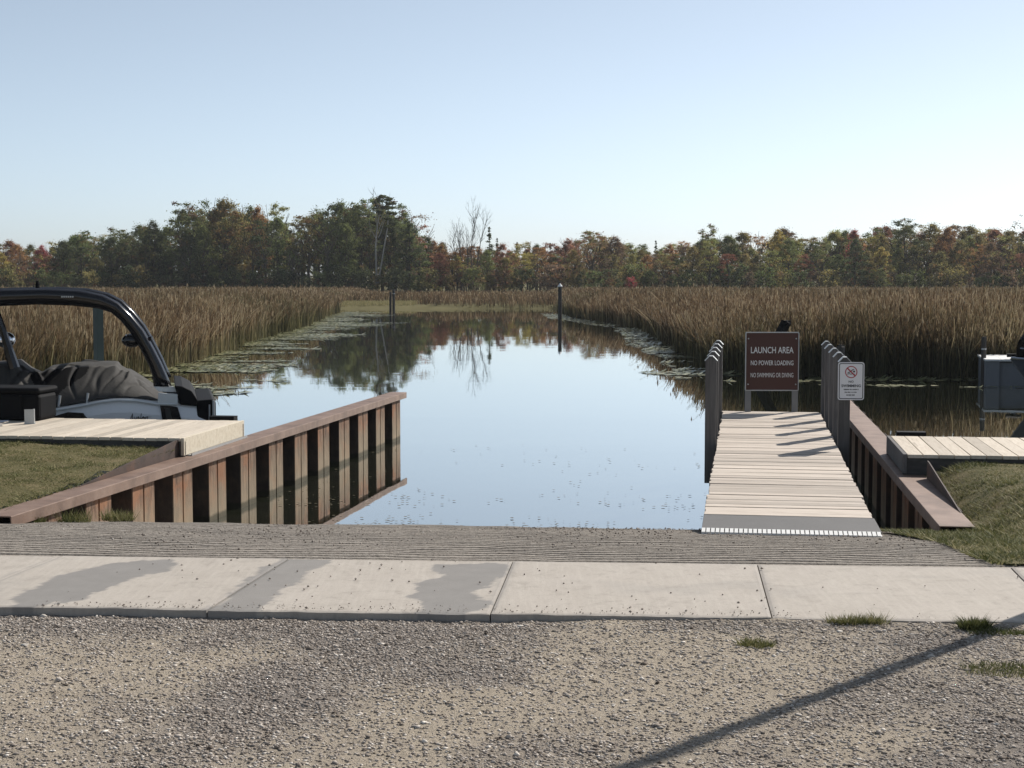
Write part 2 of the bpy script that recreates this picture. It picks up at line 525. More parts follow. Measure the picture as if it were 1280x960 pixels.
def ramp_z(w):
    w = np.asarray(w, float)
    s = w - W1
    z1 = APZ - 0.008 - 0.085 * s - 0.0062 * s * s
    return np.where(s < 4.6, z1, (APZ - 0.008 - 0.085 * 4.6 - 0.0062 * 4.6 ** 2) - (s - 4.6) * 0.20)


WALL_AZ = R(8.35)
WA = Vector((math.sin(WALL_AZ), math.cos(WALL_AZ), 0))
WT = Vector((math.cos(WALL_AZ), -math.sin(WALL_AZ), 0))
CAPZ = 0.84

# ------------------------------------------------------------------ ground, water
def grid_mesh(name, xs, ys, zf, m, attrs=None, smooth=True):
    X, Y = np.meshgrid(xs, ys)
    Z = zf(X, Y)
    v = np.stack([X, Y, Z], -1).reshape(-1, 3)
    nx, ny = len(xs), len(ys)
    i = np.arange(nx - 1)[None, :] + nx * np.arange(ny - 1)[:, None]
    f = np.stack([i, i + 1, i + 1 + nx, i + nx], -1).reshape(-1, 4)
    at = [(n, 'POINT', fn(X, Y).ravel()) for n, fn in (attrs or [])]
    return big_mesh(name, v, f, m, at, smooth)


bed = MB(); bed.add([(-3000, -60, -1.6), (3000, -60, -1.6), (3000, 4000, -1.6), (-3000, 4000, -1.6)], [(0, 1, 2, 3)])
struct(bed.build('ground', M['bed']))
wat = MB(); wat.add([(-3000, 11.5, 0), (3000, 11.5, 0), (3000, 3990, 0), (-3000, 3990, 0)], [(0, 1, 2, 3)])
struct(wat.build('water', M['water']))


# gravel lot
def gravelness(x, y):
    """0 bare sand .. 1 crushed stone"""
    a = fbm(x * 0.75 + y * 0.55 + 4.0, y * 0.5 - x * 0.25 + 2.0, 3)
    g = sstep(0.38, 0.62, a) * 0.8
    for px, py, rx, ry, amt in SANDY:
        c = G(px, py, 1.13)
        g = g + amt * np.exp(-(((x - c.x) / rx) ** 2 + ((y - c.y) / ry) ** 2))
    for (ax, ay), (bx, by), wd_, amt in TRACKS:
        p = G(ax, ay, 1.13); q = G(bx, by, 1.13)
        ex, ey = q.x - p.x, q.y - p.y; L_ = math.hypot(ex, ey)
        dist = ((x - p.x) * ey - (y - p.y) * ex) / L_ + 0.25 * (fbm(x * 2.0, y * 2.0, 3) - 0.5)
        g = g + amt * np.exp(-(dist / wd_) ** 2)
    return np.clip(g + 0.12, 0.0, 1)


TRACKS = [((470, 780), (190, 960), 0.22, 0.38), ((330, 775), (-40, 930), 0.13, 0.40), ((760, 790), (520, 960), 0.16, -0.45), ((250, 790), (20, 900), 0.10, -0.35), ((1180, 800), (960, 960), 0.22, 0.35)]


SANDY = [(860, 850, 0.75, 0.40, -0.85), (720, 815, 0.6, 0.35, -0.5), (330, 820, 0.5, 0.25, -0.4), (80, 850, 0.5, 0.5, -0.7), (160, 800, 0.4, 0.3, -0.35),
         (560, 900, 0.35, 0.3, -0.35), (1050, 940, 0.3, 0.2, -0.3),
         (330, 880, 0.30, 0.7, 0.8), (420, 800, 0.30, 0.35, 0.6), (650, 950, 0.45, 0.3, 0.5), (1180, 880, 0.55, 0.45, 0.6), (960, 790, 0.9, 0.12, 0.5),
         (150, 780, 0.7, 0.12, 0.5), (700, 790, 0.5, 0.10, 0.3), (1150, 810, 0.5, 0.2, 0.45), (620, 860, 0.25, 0.25, 0.35)]


def lot_z(x, y):
    t, w = x * RT.x + y * RT.y, x * RA.x + y * RA.y
    z = APZ - 0.016 + 0.004 * t + 0.022 * (fbm(x * 0.8, y * 0.8, 4) - 0.5) + 0.018 * (fbm(x * 9, y * 9, 3) - 0.5)
    z = z + np.clip(8.0 - w, 0, 20) * 0.010 - 0.016 * sstep(7.95, 8.25, w) * sstep(0.3, -0.6, t)
    z = z + sstep(2.1, 3.2, t) * sstep(7.2, 8.2, w) * 0.04
    return z


def lot_patch(name, xs, ys):
    return grid_mesh(name, xs, ys, lambda X, Y: lot_z(X, Y), M['gravel'], [('gravel', gravelness)])


# the sheet is laid in ramp axes so that it butts against the apron
ts = np.concatenate([np.linspace(-60, -4.6, 40)[:-1], np.linspace(-4.6, 4.6, 230), np.linspace(4.6, 60, 40)[1:]])
wsv = np.concatenate([np.linspace(-60, 4.8, 40)[:-1], np.linspace(4.8, W0 + 0.03, 110)])
T_, W_ = np.meshgrid(ts, wsv)
Xl = T_ * RT.x + W_ * RA.x; Yl = T_ * RT.y + W_ * RA.y
vv_ = np.stack([Xl, Yl, lot_z(Xl, Yl)], -1).reshape(-1, 3)
ii = np.arange(len(ts) - 1)[None, :] + len(ts) * np.arange(len(wsv) - 1)[:, None]
ff_ = np.stack([ii, ii + 1, ii + 1 + len(ts), ii + len(ts)], -1).reshape(-1, 4)
struct(link('gravel_ground', big_mesh('gravel_ground', vv_, ff_, M['gravel'], [('gravel', 'POINT', gravelness(Xl, Yl).ravel())], True)))


def stones(name, n, smin, smax, power, sel, label):
    """loose crushed stones scattered over the lot"""
    t = rng.uniform(-3.9, 3.9, n * 4); w = rng.uniform(5.0, W0 - 0.015, n * 4)
    x = t * RT.x + w * RA.x; y = t * RT.y + w * RA.y
    keep = np.abs(x) < 0.36 * y + 0.35
    g = gravelness(x, y)
    clus = fbm(x * 5, y * 5, 3)
    keep &= rng.random(len(x)) < sel(g, clus)
    x, y = x[keep][:n], y[keep][:n]; k = len(x)
    s = smin + (smax - smin) * rng.random(k) ** power
    oc = np.array([[1, 0, 0], [-1, 0, 0], [0, 1, 0], [0, -1, 0], [0, 0, 1], [0, 0, -1]], float)
    V = oc[None] * s[:, None, None] * rng.uniform(0.65, 1.2, (k, 6, 1)) + rng.normal(0, 0.22, (k, 6, 3)) * s[:, None, None]
    V[:, :, 2] *= rng.uniform(0.28, 0.62, k)[:, None]
    a = rng.uniform(0, 6.28, k); ca, sa = np.cos(a)[:, None], np.sin(a)[:, None]
    vx = V[:, :, 0] * ca - V[:, :, 1] * sa; vy = V[:, :, 0] * sa + V[:, :, 1] * ca
    V = np.stack([vx + x[:, None], vy + y[:, None], V[:, :, 2] + (lot_z(x, y) + s * 0.12)[:, None]], -1)
    F = np.array([[0, 2, 4], [2, 1, 4], [1, 3, 4], [3, 0, 4], [2, 0, 5], [1, 2, 5], [3, 1, 5], [0, 3, 5]])
    F = (F[None] + 6 * np.arange(k)[:, None, None]).reshape(-1, 3)
    sh = np.clip(rng.normal(0.58, 0.26, k) - 0.12 * gravelness(x, y), 0, 1)
    o = link(name, big_mesh(name, V.reshape(-1, 3), F, M['stone'], [('shade', 'FACE', np.repeat(sh, 8))]))
    tag(o, label, 'gravel', None, 'stuff')


stones('gravel', 105000, 0.0028, 0.012, 2.0, lambda g, c: 0.36 + 0.64 * g * (0.4 + 0.9 * sstep(0.35, 0.6, c)), 'loose grey crushed stone strewn over the sandy lot')
stones('coarse_gravel', 2600, 0.009, 0.021, 2.4, lambda g, c: 0.25 + 0.6 * g, 'larger dark stones scattered over the sandy gravel lot')


# ------------------------------------------------------------------ concrete apron, slab by slab
apron = struct(empty('concrete_apron', RP(0, W0, APZ)))
apron.location = (0, 0, 0)
JT = []
for a_, b_ in (((257, 764), (357, 702)), ((612, 770), (640, 705)), ((965, 772), (948, 708))):
    pa = G(*a_, APZ); pb = G(*b_, APZ)
    JT.append((rinv(pa.x, pa.y)[0], rinv(pb.x, pb.y)[0]))
stp = (JT[2][0] - JT[0][0]) / 2; stq = (JT[2][1] - JT[0][1]) / 2
edges = [(JT[0][0] - stp * k, JT[0][1] - stq * 1.0 * k) for k in (4, 3, 2, 1)] + JT + [(JT[2][0] + stp * k, JT[2][1] + stq * 1.05 * k) for k in (1, 2, 3, 4)]


def poly_px(pts): return [tuple(rinv(*G(px, py, APZ).xy)) for px, py in pts]


STAINS = [poly_px([(70, 752), (0, 768), (40, 735), (75, 722), (140, 705), (180, 700), (225, 700), (210, 712), (160, 728), (120, 740), (80, 757)]),
          poly_px([(240, 776), (352, 696), (420, 696), (372, 726), (340, 745), (318, 776)]),
          poly_px([(520, 775), (530, 752), (508, 745), (520, 732), (545, 722), (545, 706), (640, 703), (632, 715), (612, 728), (600, 745), (612, 755), (560, 775)])]


def poly_sd(poly, x, y):
    """signed distance to a polygon, negative inside"""
    d = np.full(x.shape, 1e9); inside = np.zeros(x.shape, bool)
    n = len(poly)
    for i in range(n):
        ax, ay = poly[i]; bx, by = poly[(i + 1) % n]
        ex, ey = bx - ax, by - ay
        tt = np.clip(((x - ax) * ex + (y - ay) * ey) / (ex * ex + ey * ey), 0, 1)
        d = np.minimum(d, np.hypot(x - ax - tt * ex, y - ay - tt * ey))
        c = ((ay > y) != (by > y)) & (x < (bx - ax) * (y - ay) / (by - ay + 1e-12) + ax)
        inside ^= c
    return np.where(inside, -d, d)


def stain(t, w):
    s = np.zeros(t.shape)
    nz = (fbm(t * 6 + 3, w * 6, 5) - 0.5) * 0.16 + (fbm(t * 40, w * 40, 3) - 0.5) * 0.05
    for i, p in enumerate(STAINS):
        s = np.maximum(s, (1 - sstep(-0.012, 0.008, poly_sd(p, t, w) + nz)) * (1.0, 0.95, 1.0)[i])
    s = np.maximum(s, 0.28 * sstep(0.55, 0.75, fbm(t * 1.3 + 8, w * 2.0, 4)))
    return s


for k in range(len(edges) - 1):
    (n0, f0), (n1, f1) = edges[k], edges[k + 1]
    g_ = 0.004
    nu, nw = 90, 70
    u = np.linspace(0, 1, nu); q = np.linspace(0, 1, nw)
    U, Q = np.meshgrid(u, q)
    lt = (n0 + g_) * (1 - Q) + (f0 + g_) * Q; rt = (n1 - g_) * (1 - Q) + (f1 - g_) * Q
    t_ = lt * (1 - U) + rt * U
    w_ = W0 + (W1 - W0) * Q
    w_ = w_ + np.where(Q < 0.001, 0.04 * (fbm(t_ * 7, t_ * 0 + 3, 4) - 0.5), 0)
    z_ = np.full(t_.shape, APZ + (0.004 if k % 2 else 0.0)) + 0.004 * (fbm(t_ * 3, w_ * 3, 3) - 0.5)
    edge = np.minimum.reduce([U * 1.5, (1 - U) * 1.5, Q * 1.55, (1 - Q) * 1.55])
    z_ = z_ - 0.004 * (1 - sstep(0, 0.012, edge))
    V = np.stack([t_ * RT.x + w_ * RA.x, t_ * RT.y + w_ * RA.y, z_], -1).reshape(-1, 3)
    i = np.arange(nu - 1)[None, :] + nu * np.arange(nw - 1)[:, None]
    Fq = np.stack([i, i + 1, i + 1 + nu, i + nu], -1).reshape(-1, 4)
    # skirt
    loop = np.concatenate([np.arange(nu), nu * np.arange(1, nw) + nu - 1, (nw - 1) * nu + np.arange(nu - 2, -1, -1), nu * np.arange(nw - 2, 0, -1)])
    low = V[loop].copy(); low[:, 2] = APZ - 0.14
    o0 = len(V); V = np.concatenate([V, low]); n_ = len(loop)
    sk = np.stack([loop, o0 + np.arange(n_), o0 + (np.arange(n_) + 1) % n_, np.roll(loop, -1)], -1)
    dirt = 0.4 * (1 - sstep(0.0, 0.05, edge + 0.05 * (fbm(t_ * 9, w_ * 9, 3) - 0.5)))
    st_ = np.concatenate([np.maximum(stain(t_, w_), dirt).ravel(), np.zeros(n_)])
    link('slab', big_mesh('slab', V, np.concatenate([Fq, sk]), M['apron'], [('stain', 'POINT', st_)], True), apron)
    me = apron.children[-1].data
    me.polygons.foreach_set('use_smooth', [False] * len(me.polygons))

# pebbles lying on the apron
pb = MB()
for q_ in range(520):
    t = random.uniform(-3.2, 1.0) if random.random() < 0.7 else random.uniform(-3.2, 3.2)
    w = random.uniform(W0 + 0.02, W1) if q_ < 110 else W0 + 0.015 + abs(random.gauss(0, 0.09))
    p = RP(t, w, APZ + 0.008); r = random.uniform(0.004, 0.010) if q_ < 110 else random.uniform(0.002, 0.006)
    pb.add([p + Vector((random.uniform(0.6, 1.2) * r * a, random.uniform(0.6, 1.2) * r * b, random.uniform(0.5, 0.9) * r * c)) for a, b, c in ((1, 0, 0), (0, 1, 0), (-1, 0, 0), (0, -1, 0), (0, 0, 1), (0, 0, -1))],
           [(0, 1, 4), (1, 2, 4), (2, 3, 4), (3, 0, 4), (1, 0, 5), (2, 1, 5), (3, 2, 5), (0, 3, 5)])
pm = pb.mesh('pebbles', M['stone'])
at = pm.attributes.new('shade', 'FLOAT', 'FACE'); at.data.foreach_set('value', np.repeat(rng.random(520) * 0.6, 8).astype(np.float32))
tag(link('pebbles', pm), 'small dark pebbles kicked onto the concrete apron', 'pebbles', None, 'stuff')

# ------------------------------------------------------------------ grooved ramp
pitch_g = 0.15
rows_w = []; rows_d = []
w = W1 + 0.012
while w < W1 + 4.9:
    for dw, dz in ((0.0, 0.0), (0.075, 0.0), (0.088, 1.0), (0.138, 1.0)):
        rows_w.append(w + dw); rows_d.append(dz)
    w += pitch_g
for ww in np.linspace(w, W1 + 11, 24):
    rows_w.append(ww); rows_d.append(0.0)
rows_w = np.array(rows_w); rows_d = np.array(rows_d)


def right_edge(w):
    """right border of the ramp"""
    s = w - W1
    return 2.98 - 0.10 * s - 0.012 * s * s


tsr = np.linspace(0, 1, 150)
Wg, Tg = np.meshgrid(rows_w, tsr, indexing='ij')
Dg = np.repeat(rows_d[:, None], len(tsr), 1)
re_ = 3.4 + 0 * Wg
Tg = -9.0 + (re_ + 9.0) * Tg
wob = 0.22 * (fbm(Tg * 0.7, Wg * 0.35, 3) - 0.5) + 0.03 * (fbm(Tg * 4, Wg * 2, 2) - 0.5)
fillv = sstep(0.42, 0.62, fbm(Tg * 0.9 + 5, Wg * 1.6, 4))
dep = 0.055 * Dg * (1 - 0.6 * fillv)
Zg = ramp_z(Wg) - dep + 0.016 * (fbm(Tg * 3, Wg * 3, 4) - 0.5) * sstep(W1, W1 + 0.3, Wg)
Ww = Wg + wob * sstep(W1 + 0.02, W1 + 0.5, Wg)
Vr = np.stack([Tg * RT.x + Ww * RA.x, Tg * RT.y + Ww * RA.y, Zg], -1).reshape(-1, 3)
nc = len(tsr)
i = np.arange(nc - 1)[None, :] + nc * np.arange(len(rows_w) - 1)[:, None]
Fr = np.stack([i, i + 1, i + 1 + nc, i + nc], -1).reshape(-1, 4)
struct(link('boat_ramp', big_mesh('boat_ramp', Vr, Fr, M['ramp'], [('groove', 'POINT', (Dg * (1 - 0.6 * fillv)).ravel())])))
# rubble and dirt along the water side of the ramp
rb = []
nst = 4200
t = rng.uniform(-6.5, 3.0, nst); w = W1 + 0.3 + 4.3 * rng.random(nst) ** 0.5
s = 0.004 + 0.009 * rng.random(nst) ** 2.2
x = t * RT.x + w * RA.x; y = t * RT.y + w * RA.y; z = ramp_z(w) + s * 0.2
oc = np.array([[1, 0, 0], [-1, 0, 0], [0, 1, 0], [0, -1, 0], [0, 0, 1], [0, 0, -1]], float)
V = oc[None] * s[:, None, None] * rng.uniform(0.6, 1.2, (nst, 6, 1)); V[:, :, 2] *= 0.7
V = V + np.stack([x, y, z], -1)[:, None, :]
F = np.array([[0, 2, 4], [2, 1, 4], [1, 3, 4], [3, 0, 4], [2, 0, 5], [1, 2, 5], [3, 1, 5], [0, 3, 5]])
F = (F[None] + 6 * np.arange(nst)[:, None, None]).reshape(-1, 3)
tag(link('ramp_grit', big_mesh('ramp_grit', V.reshape(-1, 3), F, M['stone'], [('shade', 'FACE', np.repeat(np.clip(rng.normal(0.35, 0.2, nst), 0, 1), 8))])),
    'fine grit and stones lying on the grooved concrete ramp', 'grit', None, 'stuff')

# ------------------------------------------------------------------ lawns
def lawn_patch(name, outline, zf, step=0.12):
    xs = [p[0] for p in outline]; ys = [p[1] for p in outline]
    gx = np.arange(min(xs), max(xs) + step, step); gy = np.arange(min(ys), max(ys) + step, step)
    X, Y = np.meshgrid(gx, gy)
    sd = poly_sd(outline, X, Y)
    Z = zf(X, Y) + 0.05 * (fbm(X * 1.6, Y * 1.6, 3) - 0.5)
    V = np.stack([X, Y, Z], -1).reshape(-1, 3)
    nx = len(gx)
    i = (np.arange(nx - 1)[None, :] + nx * np.arange(len(gy) - 1)[:, None])
    keep = (sd[:-1, :-1] < 0) & (sd[1:, 1:] < 0) & (sd[:-1, 1:] < 0) & (sd[1:, :-1] < 0)
    i = i[keep]
    F = np.stack([i, i + 1, i + 1 + nx, i + nx], -1)
    struct(link(name, big_mesh(name, V, F, M['lawn'], None, True)))
    return outline, zf


def blades(name, outline, zf, n, hmin, hmax, wid, label, dens=None, tone=(0.45, 0.2), cat='grass', lean=0.5):
    xs = [p[0] for p in outline]; ys = [p[1] for p in outline]
    x = rng.uniform(min(xs), max(xs), n * 5); y = rng.uniform(min(ys), max(ys), n * 5)
    k = poly_sd(outline, x, y) < 0
    if dens is not None: k &= rng.random(len(x)) < dens(x, y)
    x, y = x[k][:n], y[k][:n]; n = len(x)
    z = zf(x, y) + 0.05 * (fbm(x * 1.6, y * 1.6, 3) - 0.5) - 0.01
    tuft = 0.25 + 1.5 * fbm(x * 3.0, y * 3.0, 4) ** 1.3
    h = rng.uniform(hmin, hmax, n) * tuft; a = rng.uniform(0, 6.28, n)
    dx, dy = np.cos(a) * wid, np.sin(a) * wid
    lx, ly = rng.normal(0, lean, n) * h, rng.normal(0, lean, n) * h
    A = np.stack([x - dx, y - dy, z], -1); B = np.stack([x + dx, y + dy, z], -1); C = np.stack([x + lx, y + ly, z + h], -1)
    V = np.stack([A, B, C], 1).reshape(-1, 3)
    F = np.arange(3 * n).reshape(-1, 3)
    tn = np.clip(rng.normal(tone[0], tone[1], n) + 0.5 * 1.8 * (fbm(x * 1.6 + 7, y * 2.2, 4) - 0.5), 0, 1)
    o = link(name, big_mesh(name, V, F, M['grass'], [('tone', 'FACE', tn)]))
    return tag(o, label, cat, None, 'stuff')


# left lawn: bounded by the wall cap, the ramp and the finger dock
capL0 = G(15, 645, CAPZ)             # near end of the left cap, channel side
capR0 = G(1174, 657, CAPZ)           # near end of the right cap, channel side


AZL = math.atan2(*(G(512, 489, CAPZ) - capL0).xy)
AZR = R(7.8)


def wl(s, n, z):                      # left wall frame: s along, n to the right
    p = capL0 + Vector((math.sin(AZL), math.cos(AZL), 0)) * s + Vector((math.cos(AZL), -math.sin(AZL), 0)) * n
    return Vector((p.x, p.y, z))


def wr(s, n, z):                      # right wall frame
    p = capR0 + Vector((math.sin(AZR), math.cos(AZR), 0)) * s + Vector((math.cos(AZR), -math.sin(AZR), 0)) * n
    return Vector((p.x, p.y, z))


CAPW = 0.30
lw_edge = [wl(-0.1, -CAPW + 0.03, 0).xy, wl(5.6, -CAPW + 0.03, 0).xy]
lz = lambda X, Y: 0.80 + 0.022 * np.clip((X * -WT.x - Y * WT.y) + (capL0.x * WT.x + capL0.y * WT.y), 0, 6) + 0.028 * np.clip(Y - 13.6, 0, 6)
LL = [(-14, 13.6), (capL0.x - 0.6, 13.45)] + [tuple(p) for p in lw_edge] + [(-14, 20.5)]
LL = [(-14, 13.3), (lw_edge[0][0] - 0.3, 13.35), (lw_edge[0][0], lw_edge[0][1]), (wl(4.6, -CAPW + 0.03, 0).x, wl(4.6, 0, 0).y), (-14, 19.6)]
lawn_patch('lawn_left', LL, lz)
LLv = [(-7.5, 13.3), LL[1], LL[2], LL[3], (-7.5, 18.9)]
blades('lawn_grass', LLv, lz, 42000, 0.015, 0.045, 0.007, 'short dry green turf behind the left sheet pile wall', tone=(0.54, 0.22), lean=1.3)

rz_ = lambda X, Y: 1.16 - 0.016 * np.clip(Y - 9.6, 0, 12) + 0.0 * X - 0.05 * sstep(13.0, 12.0, Y) * 0
rw_edge = [wr(0.1, CAPW - 0.12, 0).xy, wr(4.2, CAPW - 0.12, 0).xy]
pE = G(1103, 664, 0.80); pE2 = G(1165, 681, 0.9); pE3 = G(1240, 708, 1.15)
RL = [(pE.x, pE.y + 0.1), tuple(pE2.xy), (pE3.x, pE3.y + 0.02), tuple(RP(14, W1 + 0.02, 0).xy), (14, 17.5), tuple(rw_edge[1]), tuple(rw_edge[0]), (capR0.x - 0.05, capR0.y - 0.05), (pE.x + 0.12, pE.y + 0.6)]


def rzf(X, Y):
    t, w = X * RT.x + Y * RT.y, X * RA.x + Y * RA.y
    base = ramp_z(np.minimum(w, W1 + 4.4)) + 0.02
    hi = APZ - 0.0 - 0.025 * np.clip(w - W1, 0, 10)
    f = sstep(0.0, 0.9, t - (capR0.x - 0.75 + 0.18 * (14.0 - Y) * 0))
    return base * (1 - f) + (hi - 0.01) * f


lawn_patch('lawn_right', RL, rzf, 0.1)
RLv = RL[:3] + [(5.2, pE3.y - 0.1), (6.6, 17.2)] + RL[5:]
blades('lawn_grass', RLv, rzf, 52000, 0.016, 0.048, 0.007, 'short green turf between the right wall and the apron', tone=(0.46, 0.24), lean=1.3)


# tufts on the gravel by the apron
def tuft_patch(px, py, rx, ry, n, h, label, tone=(0.35, 0.2)):
    c = G(px, py, APZ - 0.03)
    ol = [(c.x + rx * math.cos(a) * random.uniform(0.7, 1.1), c.y + ry * math.sin(a) * random.uniform(0.7, 1.1)) for a in np.linspace(0, 6.28, 12)[:-1]]
    blades('grass_tuft', ol, lambda X, Y: lot_z(X, Y), n, h * 0.5, h, 0.0035, label, tone=tone, lean=0.6)


tuft_patch(1075, 784, 0.17, 0.035, 700, 0.075, 'low green grass tuft at the apron edge left of the pole shadow', (0.5, 0.25))
tuft_patch(1220, 790, 0.09, 0.05, 900, 0.13, 'green grass tuft at the apron edge where the pole shadow crosses', (0.5, 0.25))
tuft_patch(945, 812, 0.10, 0.07, 400, 0.07, 'sparse grass tuft on gravel below the apron joint', (0.5, 0.25))
tuft_patch(918, 838, 0.07, 0.05, 160, 0.03, 'small dry weed on the sandy gravel', (0.5, 0.2))
tuft_patch(1255, 845, 0.22, 0.14, 800, 0.06, 'thin grass patch on gravel at the right edge of the picture', (0.5, 0.2))
tuft_patch(1250, 795, 0.22, 0.10, 900, 0.06, 'thin grass strip on gravel under the apron corner', (0.45, 0.2))

# weeds at the foot of the left wall
for px, py, n, lab in ((148, 642, 260, 'yellow green weed growing at the second left pile'), (92, 646, 160, 'small weed growing under the near end of the left cap'), (35, 648, 500, 'grass fringe at the near end of the left steel cap')):
    c = G(px, py, 0.74)
    ol = [(c.x + 0.16 * math.cos(a), c.y + 0.12 * math.sin(a)) for a in np.linspace(0, 6.28, 9)[:-1]]
    blades('weed', ol, lambda X, Y: 0.70 + 0 * X, n, 0.05, 0.14, 0.005, lab, tone=(0.45, 0.2), cat='weed', lean=0.4)

# ------------------------------------------------------------------ sheet pile walls
PAIR = 1.12


def zpile(first):
    """one Z-shaped sheet pile; s along the wall, n depth, mesh in local axes (x=s, y=n)"""
    th = 0.012
    if first: pts = [(0.0, -0.30), (0.22, -0.30), (0.27, -0.005), (0.540, -0.005), (0.545, -0.04)]
    else: pts = [(0.575, -0.04), (0.580, -0.005), (0.85, -0.005), (0.90, -0.30), (1.12, -0.30)]
    m = MB()
    z0, z1 = -1.55, CAPZ - 0.02
    n = len(pts)
    off = []
    for i, p in enumerate(pts):
        a = pts[max(0, i - 1)]; b = pts[min(n - 1, i + 1)]
        tx, ty = b[0] - a[0], b[1] - a[1]; l = math.hypot(tx, ty)
        off.append((p[0] + ty / l * -th, p[1] - tx / l * th))
    vs_ = [(x, y, z0) for x, y in pts] + [(x, y, z1) for x, y in pts] + [(x, y, z0) for x, y in off] + [(x, y, z1) for x, y in off]
    fs_ = []
    for i in range(n - 1):
        fs_ += [(i, i + 1, n + i + 1, n + i), (2 * n + i + 1, 2 * n + i, 3 * n + i, 3 * n + i + 1), (n + i, n + i + 1, 3 * n + i + 1, 3 * n + i)]
    fs_ += [(0, n, 3 * n, 2 * n), (n - 1, 3 * n - 1, 4 * n - 1, 2 * n - 1)]
    m.add(vs_, fs_)
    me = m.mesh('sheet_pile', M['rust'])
    at = me.attributes.new('unshaded', 'FLOAT', 'FACE')
    at.data.foreach_set('value', [1.0 if p.center.y > -0.05 else 0.12 for p in me.polygons])  # outer faces keep the rust; webs and inner pans take the painted shade
    return me


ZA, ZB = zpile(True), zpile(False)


def wall(name, origin, npairs, s0, side, label, az):
    """side=+1: channel face looks right; -1: looks left"""
    e = empty(name, (origin.x, origin.y, 0), -az)
    # local axes: x = across (right), y = along the wall
    tag(e, label, 'retaining wall')
    for k in range(npairs):
        for me in (ZA, ZB):
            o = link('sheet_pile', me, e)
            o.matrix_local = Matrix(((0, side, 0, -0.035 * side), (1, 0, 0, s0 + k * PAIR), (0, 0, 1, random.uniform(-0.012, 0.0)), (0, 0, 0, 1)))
    L = s0 + npairs * PAIR + 0.05
    c = MB()
    x1, x0 = (0.0, -CAPW) if side > 0 else (0.0, CAPW)
    lo, hi = min(x0, x1), max(x0, x1)
    # inverted channel: top plate with two flanges, rounded outer edge
    c.box(lo, hi, -0.02, L, CAPZ - 0.012, CAPZ)
    f1 = (hi - 0.012, hi) if side > 0 else (lo, lo + 0.012)
    c.box(f1[0] + 0.001 * side, f1[1] + 0.002 * side, -0.02, L, CAPZ - 0.105, CAPZ - 0.003)
    f2 = (lo, lo + 0.012) if side > 0 else (hi - 0.012, hi)
    c.box(f2[0], f2[1], -0.018, L - 0.002, CAPZ - 0.10, CAPZ - 0.013)
    c.build('cap', M['cap'], e, bevel=0.004)
    return e, L


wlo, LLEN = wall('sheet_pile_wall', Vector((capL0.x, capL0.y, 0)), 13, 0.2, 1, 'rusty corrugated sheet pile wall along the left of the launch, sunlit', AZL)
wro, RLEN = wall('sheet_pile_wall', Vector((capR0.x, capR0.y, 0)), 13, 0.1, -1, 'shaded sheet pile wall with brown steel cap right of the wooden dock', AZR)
# retaining plates behind the caps, rising towards the finger docks
pl = MB()
pl.prism([(1.9, CAPZ + 0.002), (4.55, CAPZ + 0.002), (4.55, CAPZ + 0.20), (4.45, CAPZ + 0.20)], lambda a, b: (-CAPW + 0.03, a, b), lambda a, b: (-CAPW + 0.045, a, b))
pl.build('plate', M['plate'], wlo)
pr = MB()
pr.prism([(0.75, CAPZ + 0.002), (3.15, CAPZ + 0.002), (3.15, CAPZ + 0.19), (3.05, CAPZ + 0.19)], lambda a, b: (CAPW - 0.015, a, b), lambda a, b: (CAPW - 0.002, a, b))
pr.build('plate', M['plate'], wro)

# ------------------------------------------------------------------ finger docks
def finger_dock(name, corner, length, width, sgn, top, label, bwid, mat, n_fascia):
    """corner: near corner over the wall; runs sideways (sgn -1 left, +1 right) and width away from the camera"""
    e = empty(name, (corner.x, corner.y, 0), -WALL_AZ)
    tag(e, label, 'dock')
    th = 0.038
    nb = int(length / bwid)
    bm = MB(); bm.box(-(bwid - 0.008) / 2, (bwid - 0.008) / 2, 0, width, -th, 0)
    bme = bm.mesh('board', mat)
    for k in range(nb):
        o = link('board', bme, e, 0.003)
        o.location = (sgn * (0.045 + bwid * (k + 0.5)), random.uniform(-0.004, 0.004), top + random.uniform(-0.002, 0.002))
        o.rotation_euler = (0, 0, random.uniform(-0.003, 0.003))
    f = MB(); f.box(min(0, sgn * length), max(0, sgn * length), 0.02, 0.06, top - 0.23, top - th - 0.002); f.build('fascia', M['darkwood'], e)
    f = MB(); f.box(min(0, sgn * length), max(0, sgn * length), width - 0.06, width - 0.02, top - 0.23, top - th - 0.002); f.build('fascia', M['darkwood'], e)
    f = MB(); f.box(min(0, sgn * 0.04), max(0, sgn * 0.04), -0.005, width + 0.005, top - 0.205, top + 0.003); f.build('end_board', M['newwood'] if n_fascia else M['post'], e, bevel=0.003)
    for k in range(5):
        x = sgn * (0.5 + k * length / 5)
        f = MB(); f.tube([(x, width - 0.12, -1.55), (x, width - 0.12, top - 0.05)], 0.05, 8); f.build('leg', M['galv'], e)
    return e


FDZ = 1.06
cL = G(230, 548, FDZ)
fdl = finger_dock('finger_dock', cL, 9.0, 2.25, -1, FDZ, 'pale plank finger dock at left with bright new end board', 0.145, M['plank_y'], True)
cR = G(1129, 568, FDZ)
fdr = finger_dock('finger_dock', cR, 9.0, 1.95, 1, FDZ, 'pale plank finger dock at right beyond the lawn', 0.165, M['plank_y'], False)
